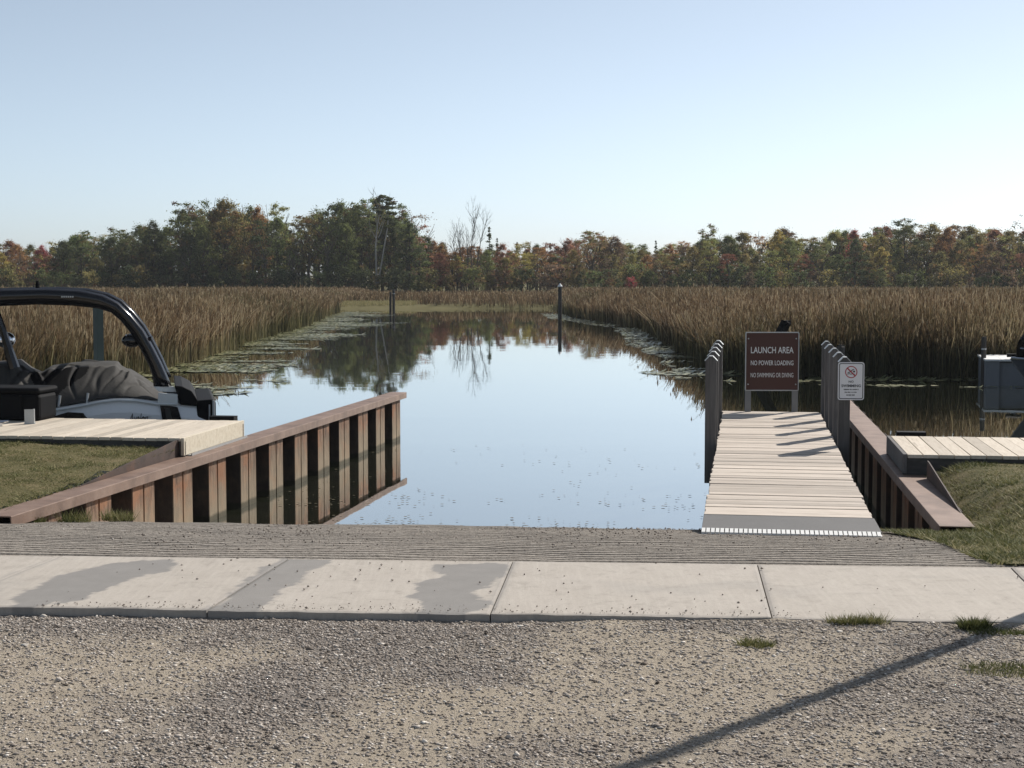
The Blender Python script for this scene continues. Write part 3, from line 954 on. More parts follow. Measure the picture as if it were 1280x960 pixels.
# steel angle under the new end board
a = MB(); a.box(0.002, 0.06, 0.1, 2.2, FDZ - 0.218, FDZ - 0.207); a.box(0.048, 0.06, 0.1, 2.2, FDZ - 0.2065, FDZ - 0.19); a.build('steel_angle', M['galv'], fdl)
for e_, x_, y_ in ((fdl, -0.35, 2.45), (fdr, 0.3, 2.10)):
    m = MB(); m.tube([(x_, y_, -1.55), (x_, y_, FDZ + 0.0)], 0.07, 8); m.box(x_ - 0.17, x_ + 0.17, y_ - 0.08, y_ + 0.08, FDZ - 0.2, FDZ + 0.04)
    m.build('bumper_post', M['matt'], e_)

# ------------------------------------------------------------------ launch dock with its posts
d0 = G(885, 645, 0.875); d1 = G(1085, 645, 0.875)         # near end of the planks
e0 = G(902.8, 514.4, 0.90); e1 = G(1024.7, 514.4, 0.90)  # far end
mid0 = (d0 + d1) / 2; mid1 = (e0 + e1) / 2
axis = (mid1 - mid0); DL = axis.length; axis.normalize()
side = Vector((axis.y, -axis.x, 0)).normalized(); upv = side.cross(axis)
if upv.z < 0: upv = -upv
DW = 1.46
dock = empty('launch_dock')
tag(dock, 'weathered plank launch dock between rows of grey posts', 'dock')
dock.matrix_world = Matrix(((side.x, axis.x, upv.x, mid0.x), (side.y, axis.y, upv.y, mid0.y), (side.z, axis.z, upv.z, mid0.z), (0, 0, 0, 1)))
npk = 66; pw = DL / npk
pm_ = MB(); pm_.box(-DW / 2, DW / 2, -(pw - 0.009) / 2, (pw - 0.009) / 2, -0.038, 0)
pme = pm_.mesh('plank', M['plank'])
for k in range(npk):
    o = link('plank', pme, dock, 0.004)
    o.location = (random.uniform(-0.012, 0.012), pw * (k + 0.5), random.uniform(-0.004, 0.003))
    o.rotation_euler = (random.uniform(-0.008, 0.008), random.uniform(-0.002, 0.002), random.uniform(-0.002, 0.002))
for x0 in (-DW / 2 + 0.03, -0.02, DW / 2 - 0.07):
    m = MB(); m.box(x0, x0 + 0.04, 0.0, DL, -0.235, -0.044); m.build('stringer', M['darkwood'], dock)
for s_ in (0.35, 0.62, 0.97):
    for sx in (-1, 1):
        m = MB(); m.tube([(sx * 0.6, DL * s_, -2.3), (sx * 0.6, DL * s_, -0.1)], 0.05, 8); m.build('leg', M['galv'], dock)
# hinged approach plate with white edge strip
fl = MB()
za = -0.003; zb = -0.022
fl.hexa([(-0.735, -0.62, zb - 0.02), (0.755, -0.62, zb - 0.02), (0.74, -0.004, za - 0.02), (-0.735, -0.004, za - 0.02)],
        [(-0.735, -0.62, zb), (0.755, -0.62, zb), (0.74, -0.004, za), (-0.735, -0.004, za)])
flap = fl.build('approach_plate', M['flap'], dock, bevel=0.003)
for k in range(38):
    x = -0.733 + k * 1.485 / 38
    m = MB(); m.hexa([(x, -0.735, zb - 0.035), (x + 0.030, -0.735, zb - 0.035), (x + 0.030, -0.624, zb - 0.02), (x, -0.624, zb - 0.02)],
                     [(x, -0.735, zb - 0.012), (x + 0.030, -0.735, zb - 0.012), (x + 0.030, -0.624, zb + 0.004), (x, -0.624, zb + 0.004)])
    m.build('edge_tooth', M['tooth'], flap)
m = MB(); m.hexa([(-0.735, -0.725, zb - 0.05), (0.755, -0.725, zb - 0.05), (0.755, -0.625, zb - 0.036), (-0.735, -0.625, zb - 0.036)],
                 [(-0.735, -0.725, zb - 0.036), (0.755, -0.725, zb - 0.036), (0.755, -0.625, zb - 0.021), (-0.735, -0.625, zb - 0.021)])
m.build('edge_strip', M['tooth'], flap)
# posts
PTOP = 1.97
PS = 0.138


def post_mesh(hb, ht):
    h = PS / 2; c = 0.05; tz = 0.045
    m = MB()
    # square timber with chamfered head
    prof = [(-h, hb), (h, hb), (h, ht - tz), (h - c, ht), (-h + c, ht), (-h, ht - tz)]
    m.prism(prof, lambda a, b: (a, -h, b), lambda a, b: (a, h, b))
    return m.mesh('post', M['post'])


sd0 = 5.0
zd = lambda s: mid0.z + axis.z * s
nearR = None
yfirst = (G(1052, 560, 0.86) - mid0).dot(axis)
for sx in (-1, 1):
    for k in range(5):
        s = yfirst + k * (DL - 0.08 - yfirst) / 4
        zdeck = zd(s)
        o = link('post', post_mesh(0.40 - zdeck, PTOP - zdeck), dock, 0.004)
        hp = PTOP - zdeck
        cp = MB(); h_ = PS / 2; k_ = 0.009  # added pale strip imitating sunlight along the edge of the post head
        cp.prism([(h_ + 0.003, hp - 0.05), (h_ + 0.003 + k_, hp - 0.046), (h_ - 0.046, hp + 0.006 + k_), (-h_ + 0.046, hp + 0.006 + k_), (-h_ - 0.003 - k_, hp - 0.046), (-h_ - 0.003, hp - 0.05), (-h_ + 0.049, hp + 0.005), (h_ - 0.049, hp + 0.005)],
                 lambda a, b: (a, -h_ - 0.004, b), lambda a, b: (a, h_ + 0.004, b))
        cp.build('sunlit_rim', M['galv'], o)
        o.location = (sx * (DW / 2 + PS / 2 + 0.012), s, 0)
        o.rotation_euler = (0, random.uniform(-0.004, 0.004), random.uniform(-0.02, 0.02))
        if sx == 1 and k == 0: nearR = (o, s, zdeck)
bpy.context.view_layer.update()

# ------------------------------------------------------------------ signs
def text_mesh(s, size, mat, extrude=0.0012, xs=1.0, shear=0.0, bold=0.0):
    cu = bpy.data.curves.new('lettering', 'FONT'); cu.body = s; cu.size = size
    cu.align_x = 'CENTER'; cu.align_y = 'CENTER'; cu.extrude = extrude; cu.resolution_u = 3; cu.shear = shear; cu.offset = bold
    o = bpy.data.objects.new('lettering', cu); col.objects.link(o)
    dg = bpy.context.evaluated_depsgraph_get(); dg.update()
    me = bpy.data.meshes.new_from_object(o.evaluated_get(dg)); me.name = 'lettering'
    bpy.data.objects.remove(o); bpy.data.curves.remove(cu)
    me.materials.clear(); me.materials.append(mat)
    return me


def fit_text(s, width, height, mat, **k):
    me = text_mesh(s, 1.0, mat, **k)
    co = np.empty(len(me.vertices) * 3, np.float32); me.vertices.foreach_get('co', co); co = co.reshape(-1, 3)
    lo, hi = co.min(0), co.max(0)
    co[:, 0] = (co[:, 0] - (lo[0] + hi[0]) / 2) * width / (hi[0] - lo[0])
    co[:, 1] = (co[:, 1] - (lo[1] + hi[1]) / 2) * height / (hi[1] - lo[1])
    me.vertices.foreach_set('co', co.ravel()); me.update()
    return me


STAND = Matrix(((1, 0, 0, 0), (0, 0, -1, 0), (0, 1, 0, 0), (0, 0, 0, 1)))   # flat text -> upright, facing -y


def round_rect(w, h, r, n=5):
    pts = []
    for cx, cy, a0 in ((w / 2 - r, h / 2 - r, 0), (-w / 2 + r, h / 2 - r, 90), (-w / 2 + r, -h / 2 + r, 180), (w / 2 - r, -h / 2 + r, 270)):
        for k in range(n + 1):
            a = R(a0 + 90 * k / n); pts.append((cx + r * math.cos(a), cy + r * math.sin(a)))
    return pts


def ring(m, outer, inner, y0, y1, dz=0.0):
    n = len(outer)
    outer = [(a, b + dz) for a, b in outer]; inner = [(a, b + dz) for a, b in inner]
    A = [(x, y0, z) for x, z in outer]; B = [(x, y0, z) for x, z in inner]; C = [(x, y1, z) for x, z in outer]; E = [(x, y1, z) for x, z in inner]
    fs_ = []
    for i in range(n):
        j = (i + 1) % n
        fs_ += [(i, j, n + j, n + i), (2 * n + i, 3 * n + i, 3 * n + j, 2 * n + j), (i, 2 * n + i, 2 * n + j, j), (n + i, n + j, 3 * n + j, 3 * n + i)]
    m.add(A + B + C + E, fs_)


sg_d = mid1.y - 0.05
sTL = D(932, 415, sg_d); sBR = D(998, 488.5, sg_d)
SW_, SH_ = sBR.x - sTL.x, sTL.z - sBR.z
scx, scz = (sTL.x + sBR.x) / 2, (sTL.z + sBR.z) / 2
sign = empty('launch_sign', (scx, sg_d, zd(DL)), R(-1.0))
tag(sign, 'brown LAUNCH AREA sign on two pale legs at the dock end', 'sign')
zo = scz - zd(DL)
m = MB(); m.prism(round_rect(SW_ - 0.03, SH_ - 0.03, 0.012), lambda a, b: (a, -0.010, b + zo), lambda a, b: (a, 0.010, b + zo)); m.build('panel', M['brown'], sign)
m = MB(); ring(m, round_rect(SW_, SH_, 0.02), round_rect(SW_ - 0.026, SH_ - 0.026, 0.012), -0.018, 0.014, zo); m.build('border_frame', M['galv'], sign)
for lx in (-SW_ / 2 + 0.05, SW_ / 2 - 0.05):
    m = MB(); m.box(lx - 0.045, lx + 0.045, 0.0145, 0.034, -0.25, zo + SH_ / 2 - 0.05); m.box(lx - 0.012, lx + 0.012, 0.0345, 0.075, -0.25, zo + SH_ / 2 - 0.06)
    m.build('leg', M['legsteel'], sign)
for bx in (-1, 1):
    for bz in (-1, 1):
        m = MB(); m.tube([(bx * (SW_ / 2 - 0.045), -0.010, zo + bz * (SH_ / 2 - 0.10)), (bx * (SW_ / 2 - 0.045), -0.016, zo + bz * (SH_ / 2 - 0.10))], 0.011, 8); m.build('bolt', M['galv'], sign)
s1 = (sTL.z - sBR.z) / 73.5
for txt, yc, wpx, hpx, b in (('LAUNCH AREA', 437.5, 53, 8.0, 0.008), ('NO POWER LOADING', 453.5, 53, 6.0, 0.006), ('NO SWIMMING OR DIVING', 468.8, 53, 5.6, 0.0)):
    me = fit_text(txt, wpx * s1, hpx * s1, M['white'], bold=b)
    o = link('lettering', me, sign)
    o.matrix_local = Matrix.Translation((0, -0.0118, zo + (415 + 36.75 - yc) * s1)) @ STAND

# no-swimming sign on the nearest right post
np_o, np_s, np_z = nearR
pw_ = dock.matrix_world @ Vector((DW / 2 + PS / 2 + 0.012, np_s - PS / 2 - 0.02, 0))
nd_ = pw_.y - 0.01
nTL = D(1047.8, 452.8, nd_); nBR = D(1079.8, 500, nd_)
NW, NH = nBR.x - nTL.x, nTL.z - nBR.z
ns = empty('no_swimming_sign', ((nTL.x + nBR.x) / 2, nd_, 0), R(-1.0))
tag(ns, 'small white no swimming sign fixed to the nearest right dock post', 'sign')
nz = (nTL.z + nBR.z) / 2
m = MB(); m.prism(round_rect(NW, NH, 0.03), lambda a, b: (a, -0.003, b + nz), lambda a, b: (a, 0.003, b + nz)); m.build('panel', M['signwhite'], ns)
m = MB(); ring(m, round_rect(NW - 0.024, NH - 0.024, 0.022), round_rect(NW - 0.042, NH - 0.042, 0.016), -0.0045, -0.0032, nz); m.build('border_line', M['black'], ns)
u_ = NH / 47.2
cz = nz + (476.4 - 465.0) * u_
circ = lambda r, n=28: [(r * math.cos(2 * math.pi * k / n), cz + r * math.sin(2 * math.pi * k / n)) for k in range(n)]
m = MB(); ring(m, circ(7.6 * u_), circ(6.5 * u_), -0.0062, -0.0048); m.build('prohibition_ring', M['red'], ns)
m = MB()
q = 6.6 * u_ * 0.7071; t_ = 0.55 * u_
m.prism([(-q - t_, cz + q - t_), (-q + t_, cz + q + t_), (q + t_, cz - q + t_), (q - t_, cz - q - t_)], lambda a, b: (a, -0.0064, b), lambda a, b: (a, -0.0056, b)); m.build('prohibition_slash', M['red'], ns)
m = MB()
sw = lambda pts, r: m.tube([(a * u_, -0.0040, cz + b * u_) for a, b in pts], r * u_, 5)
m.tube([(3.4 * u_, -0.0036, cz + 0.6 * u_), (3.4 * u_, -0.0052, cz + 0.6 * u_)], 1.3 * u_, 12)
for poly in ([(-4.8, -1.6), (-0.5, -0.2), (1.8, 2.3), (3.6, 2.9), (3.4, 3.7), (1.2, 3.1), (-1.2, 0.8), (-4.6, -0.6)], [(-4.8, -3.2), (-2.6, -2.5), (-0.4, -3.2), (1.8, -2.5), (4.4, -3.2), (4.4, -2.3), (1.8, -1.6), (-0.4, -2.3), (-2.6, -1.6), (-4.8, -2.3)]):
    m.prism([(a * u_, cz + b * u_) for a, b in poly], lambda a, b: (a, -0.0036, b), lambda a, b: (a, -0.0050, b))
m.build('swimmer_symbol', M['black'], ns)
for txt, yc, wpx, hpx in (('NO', 477.0, 6.2, 2.6), ('SWIMMING', 482.2, 24, 3.4)):
    me = fit_text(txt, wpx * u_, hpx * u_, M['black'], bold=0.012)
    o = link('lettering', me, ns); o.matrix_local = Matrix.Translation((0, -0.0045, nz + (476.4 - yc) * u_)) @ STAND
for yc, wpx in ((486.8, 18), (490.3, 15.5), (493.8, 11)):
    m = MB(); xx = -wpx / 2
    while xx < wpx / 2 - 0.6:
        l = random.uniform(0.5, 1.0); hgt = random.uniform(0.55, 0.85)
        m.box(xx * u_, (xx + l) * u_, -0.0046, -0.0032, nz + (476.4 - yc - hgt) * u_, nz + (476.4 - yc + hgt) * u_)
        xx += l + random.choice((0.35, 0.35, 0.9))
    m.build('small_print', M['black'], ns)

# ------------------------------------------------------------------ pilings standing about
def piling(name, px, py_top, d, rad, label, mat, bottom=-1.6, lean=(0, 0), cap=None, square=False):
    p = D(px, py_top, d)
    e = empty(name, (p.x, p.y, 0)); tag(e, label, 'piling')
    m = MB()
    L = p.z - bottom
    m.tube([(-lean[0] * L, -lean[1] * L, bottom), (-lean[0] * L * 0.5, -lean[1] * L * 0.5, bottom + L / 2), (0, 0, p.z - 0.03), (0, 0, p.z)], [rad * 1.08, rad * 1.03, rad, rad * 0.8], 4 if square else 10)
    m.build('shaft', mat, e)
    if square:
        c = MB(); c.tube([(0, 0, p.z - 0.01), (0, 0, p.z + 0.012)], rad * 0.82, 4); c.build('top_plate', M['matt'], e)
        return e
    if cap:
        c = MB(); c.tube([(0, 0, p.z - 0.02), (0, 0, p.z + 0.02), (0, 0, p.z + rad * 1.6)], [rad * 1.25, rad * 1.25, rad * 0.2], 10); c.build('cap', cap, e)
    else:
        c = MB(); c.tube([(0, 0, p.z - 0.35), (0, 0, p.z - 0.31)], rad * 1.08, 10); c.build('band', M['galv'], e)
    return e


piling('piling', 492, 362, 128, 0.11, 'dark double piling in the channel before the grassy bank', M['piling'])
m = MB(); m.tube([(-0.30, 0.3, -1.6), (-0.26, 0.2, 1.5)], [0.10, 0.10], 8); m.build('shaft', M['piling'], bpy.data.objects['piling'])
piling('channel_marker', 700, 358, 103, 0.125, 'thin dark channel marker post with pale cap at the right reeds', M['piling'], cap=M['white'])
pb_ = D(980, 402, 26.2)
piling('piling', 983, 401, 44.0, 0.15, 'leaning dark piling top showing above the brown sign', M['matt'], lean=(0.5, 0.0), square=True)
piling('piling', 1051, 432, 27.0, 0.075, 'dark square piling top behind the right row of dock posts', M['piling'], square=True)
piling('mooring_post', 122, 366, 25.6, 0.085, 'green grey mooring post behind the boat under its tower', M['steelgrey_post'], square=True)
piling('piling', 1230, 421, 42.4, 0.07, 'thin dark post beside the far floating pier', M['piling'])

# far pier at the right
fp = D(1232, 482, 41.8)
pe = empty('floating_pier', (fp.x, 41.8, 0), R(-12)); tag(pe, 'grey floating pier end with white top at the right reeds', 'pier')
m = MB(); m.box(0, 0.35, 0, 2.4, -0.3, 0.655); m.build('corner_post', M['concrete_dock'], pe)
m = MB(); m.box(0.352, 6, 0.08, 2.4, -0.2, 0.62); m.build('side_panel', M['concrete_dock'], pe)
for k in range(14):
    m = MB(); m.box(-0.03 + k * 0.43, 0.39 + k * 0.43, -0.05, 2.45, 0.66, 0.71); m.build('board', M['white'], pe)
m = MB(); m.tube([(0.75, 0.2, 0.711), (0.75, 0.2, 0.80)], 0.06, 8); m.tube([(0.55, 0.2, 0.81), (0.95, 0.2, 0.81)], 0.05, 8); m.build('cleat', M['matt'], pe)

# pole outside the frame whose shadow falls over the gravel
ga = G(1240, 787, APZ); gb = G(810, 960, APZ - 0.02)
base = ga + Vector((sdir.x, sdir.y, 0)).normalized() * 2.2
pole = empty('light_pole', (base.x, base.y, APZ - 0.02)); tag(pole, 'tall pole outside the right frame edge casting the long shadow', 'pole')
m = MB(); m.tube([(0, 0, 0), (0, 0, 3.5), (0, 0, 7.5)], [0.054, 0.051, 0.047], 12); m.build('shaft', M['pole'], pole, smooth=True)
m = MB(); m.box(-0.15, 0.15, -0.15, 0.15, -0.02, 0.02); m.build('base_plate', M['galv'], pole)
m = MB(); m.tube([(0, 0, 7.45), (0, 0, 7.6)], 0.08, 12); m.build('top_cap', M['pole'], pole)

# ------------------------------------------------------------------ moored tow boat at the left
BO = D(262, 540, 22.75); BO.z = 0                       # stern corner, camera side
bax = Vector((-1.0, -0.222, 0)).normalized()           # towards the bow
bcr = Vector((-bax.y * -1, bax.x * -1, 0)); bcr = Vector((0.222, -1.0, 0)).normalized() * -1   # away from the camera
BW = 2.45
boat = empty('tow_boat'); tag(boat, 'white tow boat with black tower and grey cover moored at left dock', 'boat')
boat.matrix_world = Matrix(((bax.x, bcr.x, 0, BO.x), (bax.y, bcr.y, 0, BO.y), (0, 0, 1, 0), (0, 0, 0, 1)))


def B(px, py, v=0.0):
    """photo pixel -> boat (u along, z) on the vertical plane v behind the camera side"""
    dx = (px - 640.0) / F_PX; dy = -(py - 480.0) / F_PX
    ray = Vector((dx, math.cos(PITCH) + dy * math.sin(PITCH), -math.sin(PITCH) + dy * math.cos(PITCH)))
    o = Vector((0, 0, CAM_Z)); p0 = BO + bcr * v
    t = (p0 - o).dot(bcr) / ray.dot(bcr)
    p = o + ray * t
    return (p - BO).dot(bax), p.z


UB = 6.9
# hull: stations along u with the sheer line of the photo
sheer_px = [(262, 512), (243, 508), (225, 503), (198, 503), (175, 499), (150, 497.5), (125, 500), (107, 504), (65, 511), (30, 514), (0, 515)]
sheer = [B(a, b) for a, b in sheer_px]
su = [s[0] for s in sheer]; sz = [s[1] for s in sheer]


def sheer_z(u):
    return float(np.interp(u, su, sz)) + max(0, u - 3.2) * 0.06


def half_beam(u):
    x = max(0, (u - 3.6) / (UB - 3.6))
    return BW / 2 * (0.94 + 0.06 * min(1, u / 1.5)) * (1 - x ** 2.3)


hull = MB(); secs = []
for u in np.linspace(0, UB - 0.02, 26):
    hb = max(0.03, half_beam(u)); zs = sheer_z(u); rise = max(0, (u - 4.2) / 2.7) ** 2 * 0.5
    prof = [(0.0, -0.42 + rise), (0.55, -0.22 + rise), (0.92, -0.02 + rise * 0.9), (0.955, 0.12 + rise * 0.7), (1.0, 0.45 + rise * 0.3), (1.015, zs - 0.20), (0.985, zs - 0.05), (0.955, zs), (0.86, zs + 0.02)]
    secs.append((u, [(BW / 2 - hb * a, z) for a, z in prof], [(BW / 2 + hb * a, z) for a, z in prof]))
npf = 9
for u, l, r_ in secs:
    hull.v += [(u, v, z) for v, z in l] + [(u, v, z) for v, z in r_]
for i in range(len(secs) - 1):
    o = i * 2 * npf; q_ = o + 2 * npf
    for k in range(npf - 1):
        hull.f.append((o + k, o + k + 1, q_ + k + 1, q_ + k)); hull.f.append((o + npf + k, q_ + npf + k, q_ + npf + k + 1, o + npf + k + 1))
hull.f.append(tuple(range(npf)) + tuple(reversed(range(npf, 2 * npf))))
hull.build('hull', M['gel'], boat, smooth=False)
# deck under the cover
dk = MB()
uu = np.linspace(0.05, UB - 0.3, 14)
for u in uu:
    hb = half_beam(u) * 0.9; zs = sheer_z(u) - 0.06
    dk.v += [(u, BW / 2 - hb, zs), (u, BW / 2 + hb, zs)]
for i in range(len(uu) - 1): dk.f.append((2 * i, 2 * i + 2, 2 * i + 3, 2 * i + 1))
dk.build('deck', M['padgrey'], boat)
# dark styling panels on the hull side, set proud of it
def side_panel(name, pts, mat, proud=0.012, v0=None):
    m = MB(); q_ = [B(a, b) for a, b in pts]
    def vv(u, z): return BW / 2 - half_beam(u) * 1.015 - proud
    m.prism(q_, lambda u, z: (u, vv(u, z), z), lambda u, z: (u, vv(u, z) + 0.07, z))
    return m.build(name, mat, boat)


side_panel('vent_panel', [(200, 506), (222, 509), (229, 532), (204, 532)], M['gloss'])
side_panel('vent_slats', [(206, 509), (212, 510), (217, 532), (209, 532)], M['cover'], 0.02)
side_panel('side_window', [(64, 521), (85, 515), (104, 516), (116, 532), (60, 532)], M['gloss'])
lg = fit_text('Avalon', 0.27, 0.135, M['black'], extrude=0.001, shear=0.35)
ul, zl = B(173, 522.5)
o = link('lettering', lg, boat)
o.matrix_local = Matrix(((-1, 0, 0, ul), (0, 0, 1, BW / 2 - half_beam(ul) * 1.015 - 0.014), (0, 1, 0, zl), (0, 0, 0, 1)))
m = MB(); a_, b_ = B(160, 524.5), B(188, 520.5)
m.prism([a_, B(160, 525.3), B(175, 523.5), b_, B(175, 522.8)], lambda u, z: (u, BW / 2 - half_beam(u) * 1.015 - 0.014, z), lambda u, z: (u, BW / 2 - half_beam(u) * 1.015 + 0.01, z)); m.build('lettering_swash', M['black'], boat)
# rub rail
m = MB(); m.tube([(u, BW / 2 - half_beam(u) * 1.02, sheer_z(u) - 0.03) for u in np.linspace(0.5, UB - 0.4, 24)], 0.022, 6); m.build('rub_rail', M['padgrey'], boat)
# swim platform folded up and stern locker
m = MB(); a_, b_ = B(246, 499), B(270, 532)
m.prism([(B(246, 501)[0], B(246, 501)[1]), (B(266, 500)[0], B(266, 499.5)[1]), (B(270, 503)[0], B(270, 503)[1]), (b_[0], 0.35), (B(246, 532)[0], 0.35)], lambda u, z: (u, 0.06, z), lambda u, z: (u, BW - 0.06, z)); m.build('stern_locker', M['matt'], boat, bevel=0.02)
m = MB(); m.tube([B2 for B2 in [(B(267, 501)[0], 0.045, B(267, 501)[1]), (B(267, 531)[0], 0.045, B(267, 531)[1])]], 0.018, 8); m.build('ladder_rail', M['galv'], boat)
m = MB(); m.tube([(B(262, 506)[0], 0.045, B(262, 506)[1]), (B(262, 530)[0], 0.045, B(262, 530)[1])], 0.012, 8); m.build('ladder_rail', M['galv'], boat)
m = MB(); m.box(-0.75, -0.02, 0.15, BW - 0.15, 0.30, 0.36); m.build('swim_platform', M['matt'], boat, bevel=0.015)
# tower: two rounded side arches, roof and crossbars
outer = [(-160, 372), (-90, 365), (0, 361), (60, 360), (100, 362), (128, 368), (148, 378), (165, 394), (180, 413), (193, 436), (204, 458), (211, 474), (215, 484)]
inner = [(-160, 390), (-90, 386), (0, 383), (45, 381), (90, 382.5), (122, 386), (138, 391), (150, 401), (163, 417), (175, 437), (185, 456), (190, 470), (192, 484)]


def arch(v, dv):
    m = MB(); n = len(outer)
    O = [B(*p) for p in outer]; I = [B(*p) for p in inner]
    # lozenge section: outer edge narrow, belly wide
    ringv = []
    for (uo, zo_), (ui, zi) in zip(O, I):
        mu, mz = (uo * 0.55 + ui * 0.45), (zo_ * 0.55 + zi * 0.45)
        ringv.append([(uo, v + dv * 0.5, zo_), (uo * .8 + ui * .2, v + dv * 0.08, zo_ * .8 + zi * .2), (mu, v, mz), (ui * .85 + uo * .15, v + dv * 0.2, zi * .85 + zo_ * .15), (ui, v + dv * 0.5, zi), (ui * .85 + uo * .15, v + dv * 0.8, zi * .85 + zo_ * .15), (mu, v + dv, mz), (uo * .8 + ui * .2, v + dv * 0.92, zo_ * .8 + zi * .2)])
    for r_ in ringv: m.v += r_
    for i in range(n - 1):
        for k in range(8):
            m.f.append((8 * i + k, 8 * i + (k + 1) % 8, 8 * i + 8 + (k + 1) % 8, 8 * i + 8 + k))
    m.f.append(tuple(range(8))); m.f.append(tuple(8 * (n - 1) + k for k in range(8)))
    return m.build('tower_arch', M['gloss'], boat, smooth=True)


arch(0.10, 0.16)
arch(BW - 0.26, 0.16)
m = MB()
tp = [B(a, b + 5) for a, b in [(-160, 372), (-90, 365), (0, 361), (60, 360), (100, 363), (130, 371)]]
for (u, z) in tp: m.v += [(u, 0.22, z), (u, BW / 2, z + 0.03), (u, BW - 0.22, z), (u, BW - 0.22, z - 0.05), (u, BW / 2, z - 0.02), (u, 0.22, z - 0.05)]
for i in range(len(tp) - 1):
    for k in range(6): m.f.append((6 * i + k, 6 * i + (k + 1) % 6, 6 * i + 6 + (k + 1) % 6, 6 * i + 6 + k))
m.f.append(tuple(range(6))); m.f.append(tuple(6 * (len(tp) - 1) + k for k in range(6)))
m.build('tower_roof', M['matt'], boat)
u_, z_ = B(146, 392)
m = MB(); m.tube([(u_, 0.2, z_), (u_, BW - 0.2, z_)], 0.04, 8); m.build('crossbar', M['gloss'], boat)
# thin grey pinstripe mark on the tower
m = MB()
for k in range(6):
    a_ = B(76 + k * 2.7, 370.2); b_ = B(76 + k * 2.7 + 1.8, 372)
    m.box(min(a_[0], b_[0]), max(a_[0], b_[0]), 0.088, 0.101, b_[1], a_[1])
m.build('tower_mark', M['galv'], boat)
# speaker pods
def pod(px, py, v, ru, rv, rz, mat, name='speaker_pod'):
    u, z = B(px, py, v)
    m = MB(); n = 14; rows = 8
    for i in range(rows + 1):
        a = math.pi * i / rows
        for k in range(n):
            b = 2 * math.pi * k / n
            m.v.append((u + ru * math.cos(a) * (1 if math.cos(a) > 0 else 0.75), v + rv * math.sin(a) * math.cos(b), z + rz * math.sin(a) * math.sin(b)))
    for i in range(rows):
        for k in range(n): m.f.append((i * n + k, i * n + (k + 1) % n, (i + 1) * n + (k + 1) % n, (i + 1) * n + k))
    p = m.build(name, mat, boat, smooth=True)
    g = MB(); g.tube([(u + ru * 0.55, v, z), (u + ru * 0.62, v, z)], rz * 0.86, 14); g.build('speaker_ring', M['chrome'], p)
    return p


pod(166, 425.5, 0.3, 0.16, 0.12, 0.105, M['gloss'])
pod(8, 425, 0.3, 0.165, 0.13, 0.115, M['chrome'])
u_, z_ = B(180, 424, 0.3); m = MB(); m.tube([(u_ - 0.12, 0.2, z_ + 0.02), (u_ + 0.05, 0.3, z_)], 0.03, 8); m.build('pod_bracket', M['gloss'], boat)
# front tower strut and windscreen edge at the frame's left
m = MB(); a_, b_ = B(-30, 385), B(16, 448)
m.tube([(B(-8, 386)[0], 0.2, B(-8, 386)[1]), (B(2, 415)[0], 0.2, B(2, 415)[1]), (b_[0], 0.2, b_[1] - 0.15)], [0.05, 0.055, 0.08], 8); m.build('tower_strut', M['gloss'], boat)
# light on the tower
u_, z_ = B(44, 360)
m = MB(); m.tube([(u_, 0.4, z_ - 0.06), (u_, 0.4, z_ + 0.06)], 0.03, 8); m.tube([(u_, 0.4, z_ + 0.05), (u_, 0.4, z_ + 0.10)], 0.022, 8); m.build('anchor_light', M['matt'], boat)
# tower foot and stern quarter pads
side_panel('tower_foot', [(192, 484), (217, 484), (222, 491), (198, 490)], M['padgrey'], -0.10)
side_panel('quarter_pad', [(198, 491), (222, 493), (222, 506), (197, 504)], M['padgrey'], 0.018)
# stern cover flap, black
m = MB()
fl_px = [(218, 482), (228, 483), (240, 489), (247, 500), (246, 508), (225, 506)]
m.prism([B(a, b) for a, b in fl_px], lambda u, z: (u, 0.02, z), lambda u, z: (u, BW - 0.1, z)); m.build('stern_cover', M['matt'], boat, bevel=0.02)
# main cover: sagging tarpaulin
top_px = [(-140, 466), (-60, 460), (-10, 456), (8, 454), (20, 452), (34, 462), (48, 468), (62, 459), (90, 456), (112, 455), (145, 456), (160, 465), (175, 474), (192, 485), (205, 492)]
topc = [B(a, b, 0.9) for a, b in top_px]
tu = np.array([p[0] for p in topc])[::-1]; tz = np.array([p[1] for p in topc])[::-1]
us = np.linspace(B(203, 490, 0.4)[0], 6.0, 280); vs2 = np.linspace(0, 1, 110)
Uc, Vc = np.meshgrid(us, vs2, indexing='ij')
hbv = np.array([half_beam(u) for u in us])[:, None]; shz = np.array([sheer_z(u) for u in us])[:, None]
topz = np.interp(us, tu[np.argsort(tu)], tz[np.argsort(tu)])[:, None]
vcoord = (BW / 2 - hbv * 1.0) + 0.02 + (hbv * 2 - 0.04) * Vc
e_ = np.minimum(Vc, 1 - Vc) * 2
lift = np.clip(e_ / 0.5, 0, 1) ** 0.8
Zc = (shz + 0.025) * (1 - lift) + np.maximum(topz, shz + 0.06) * lift
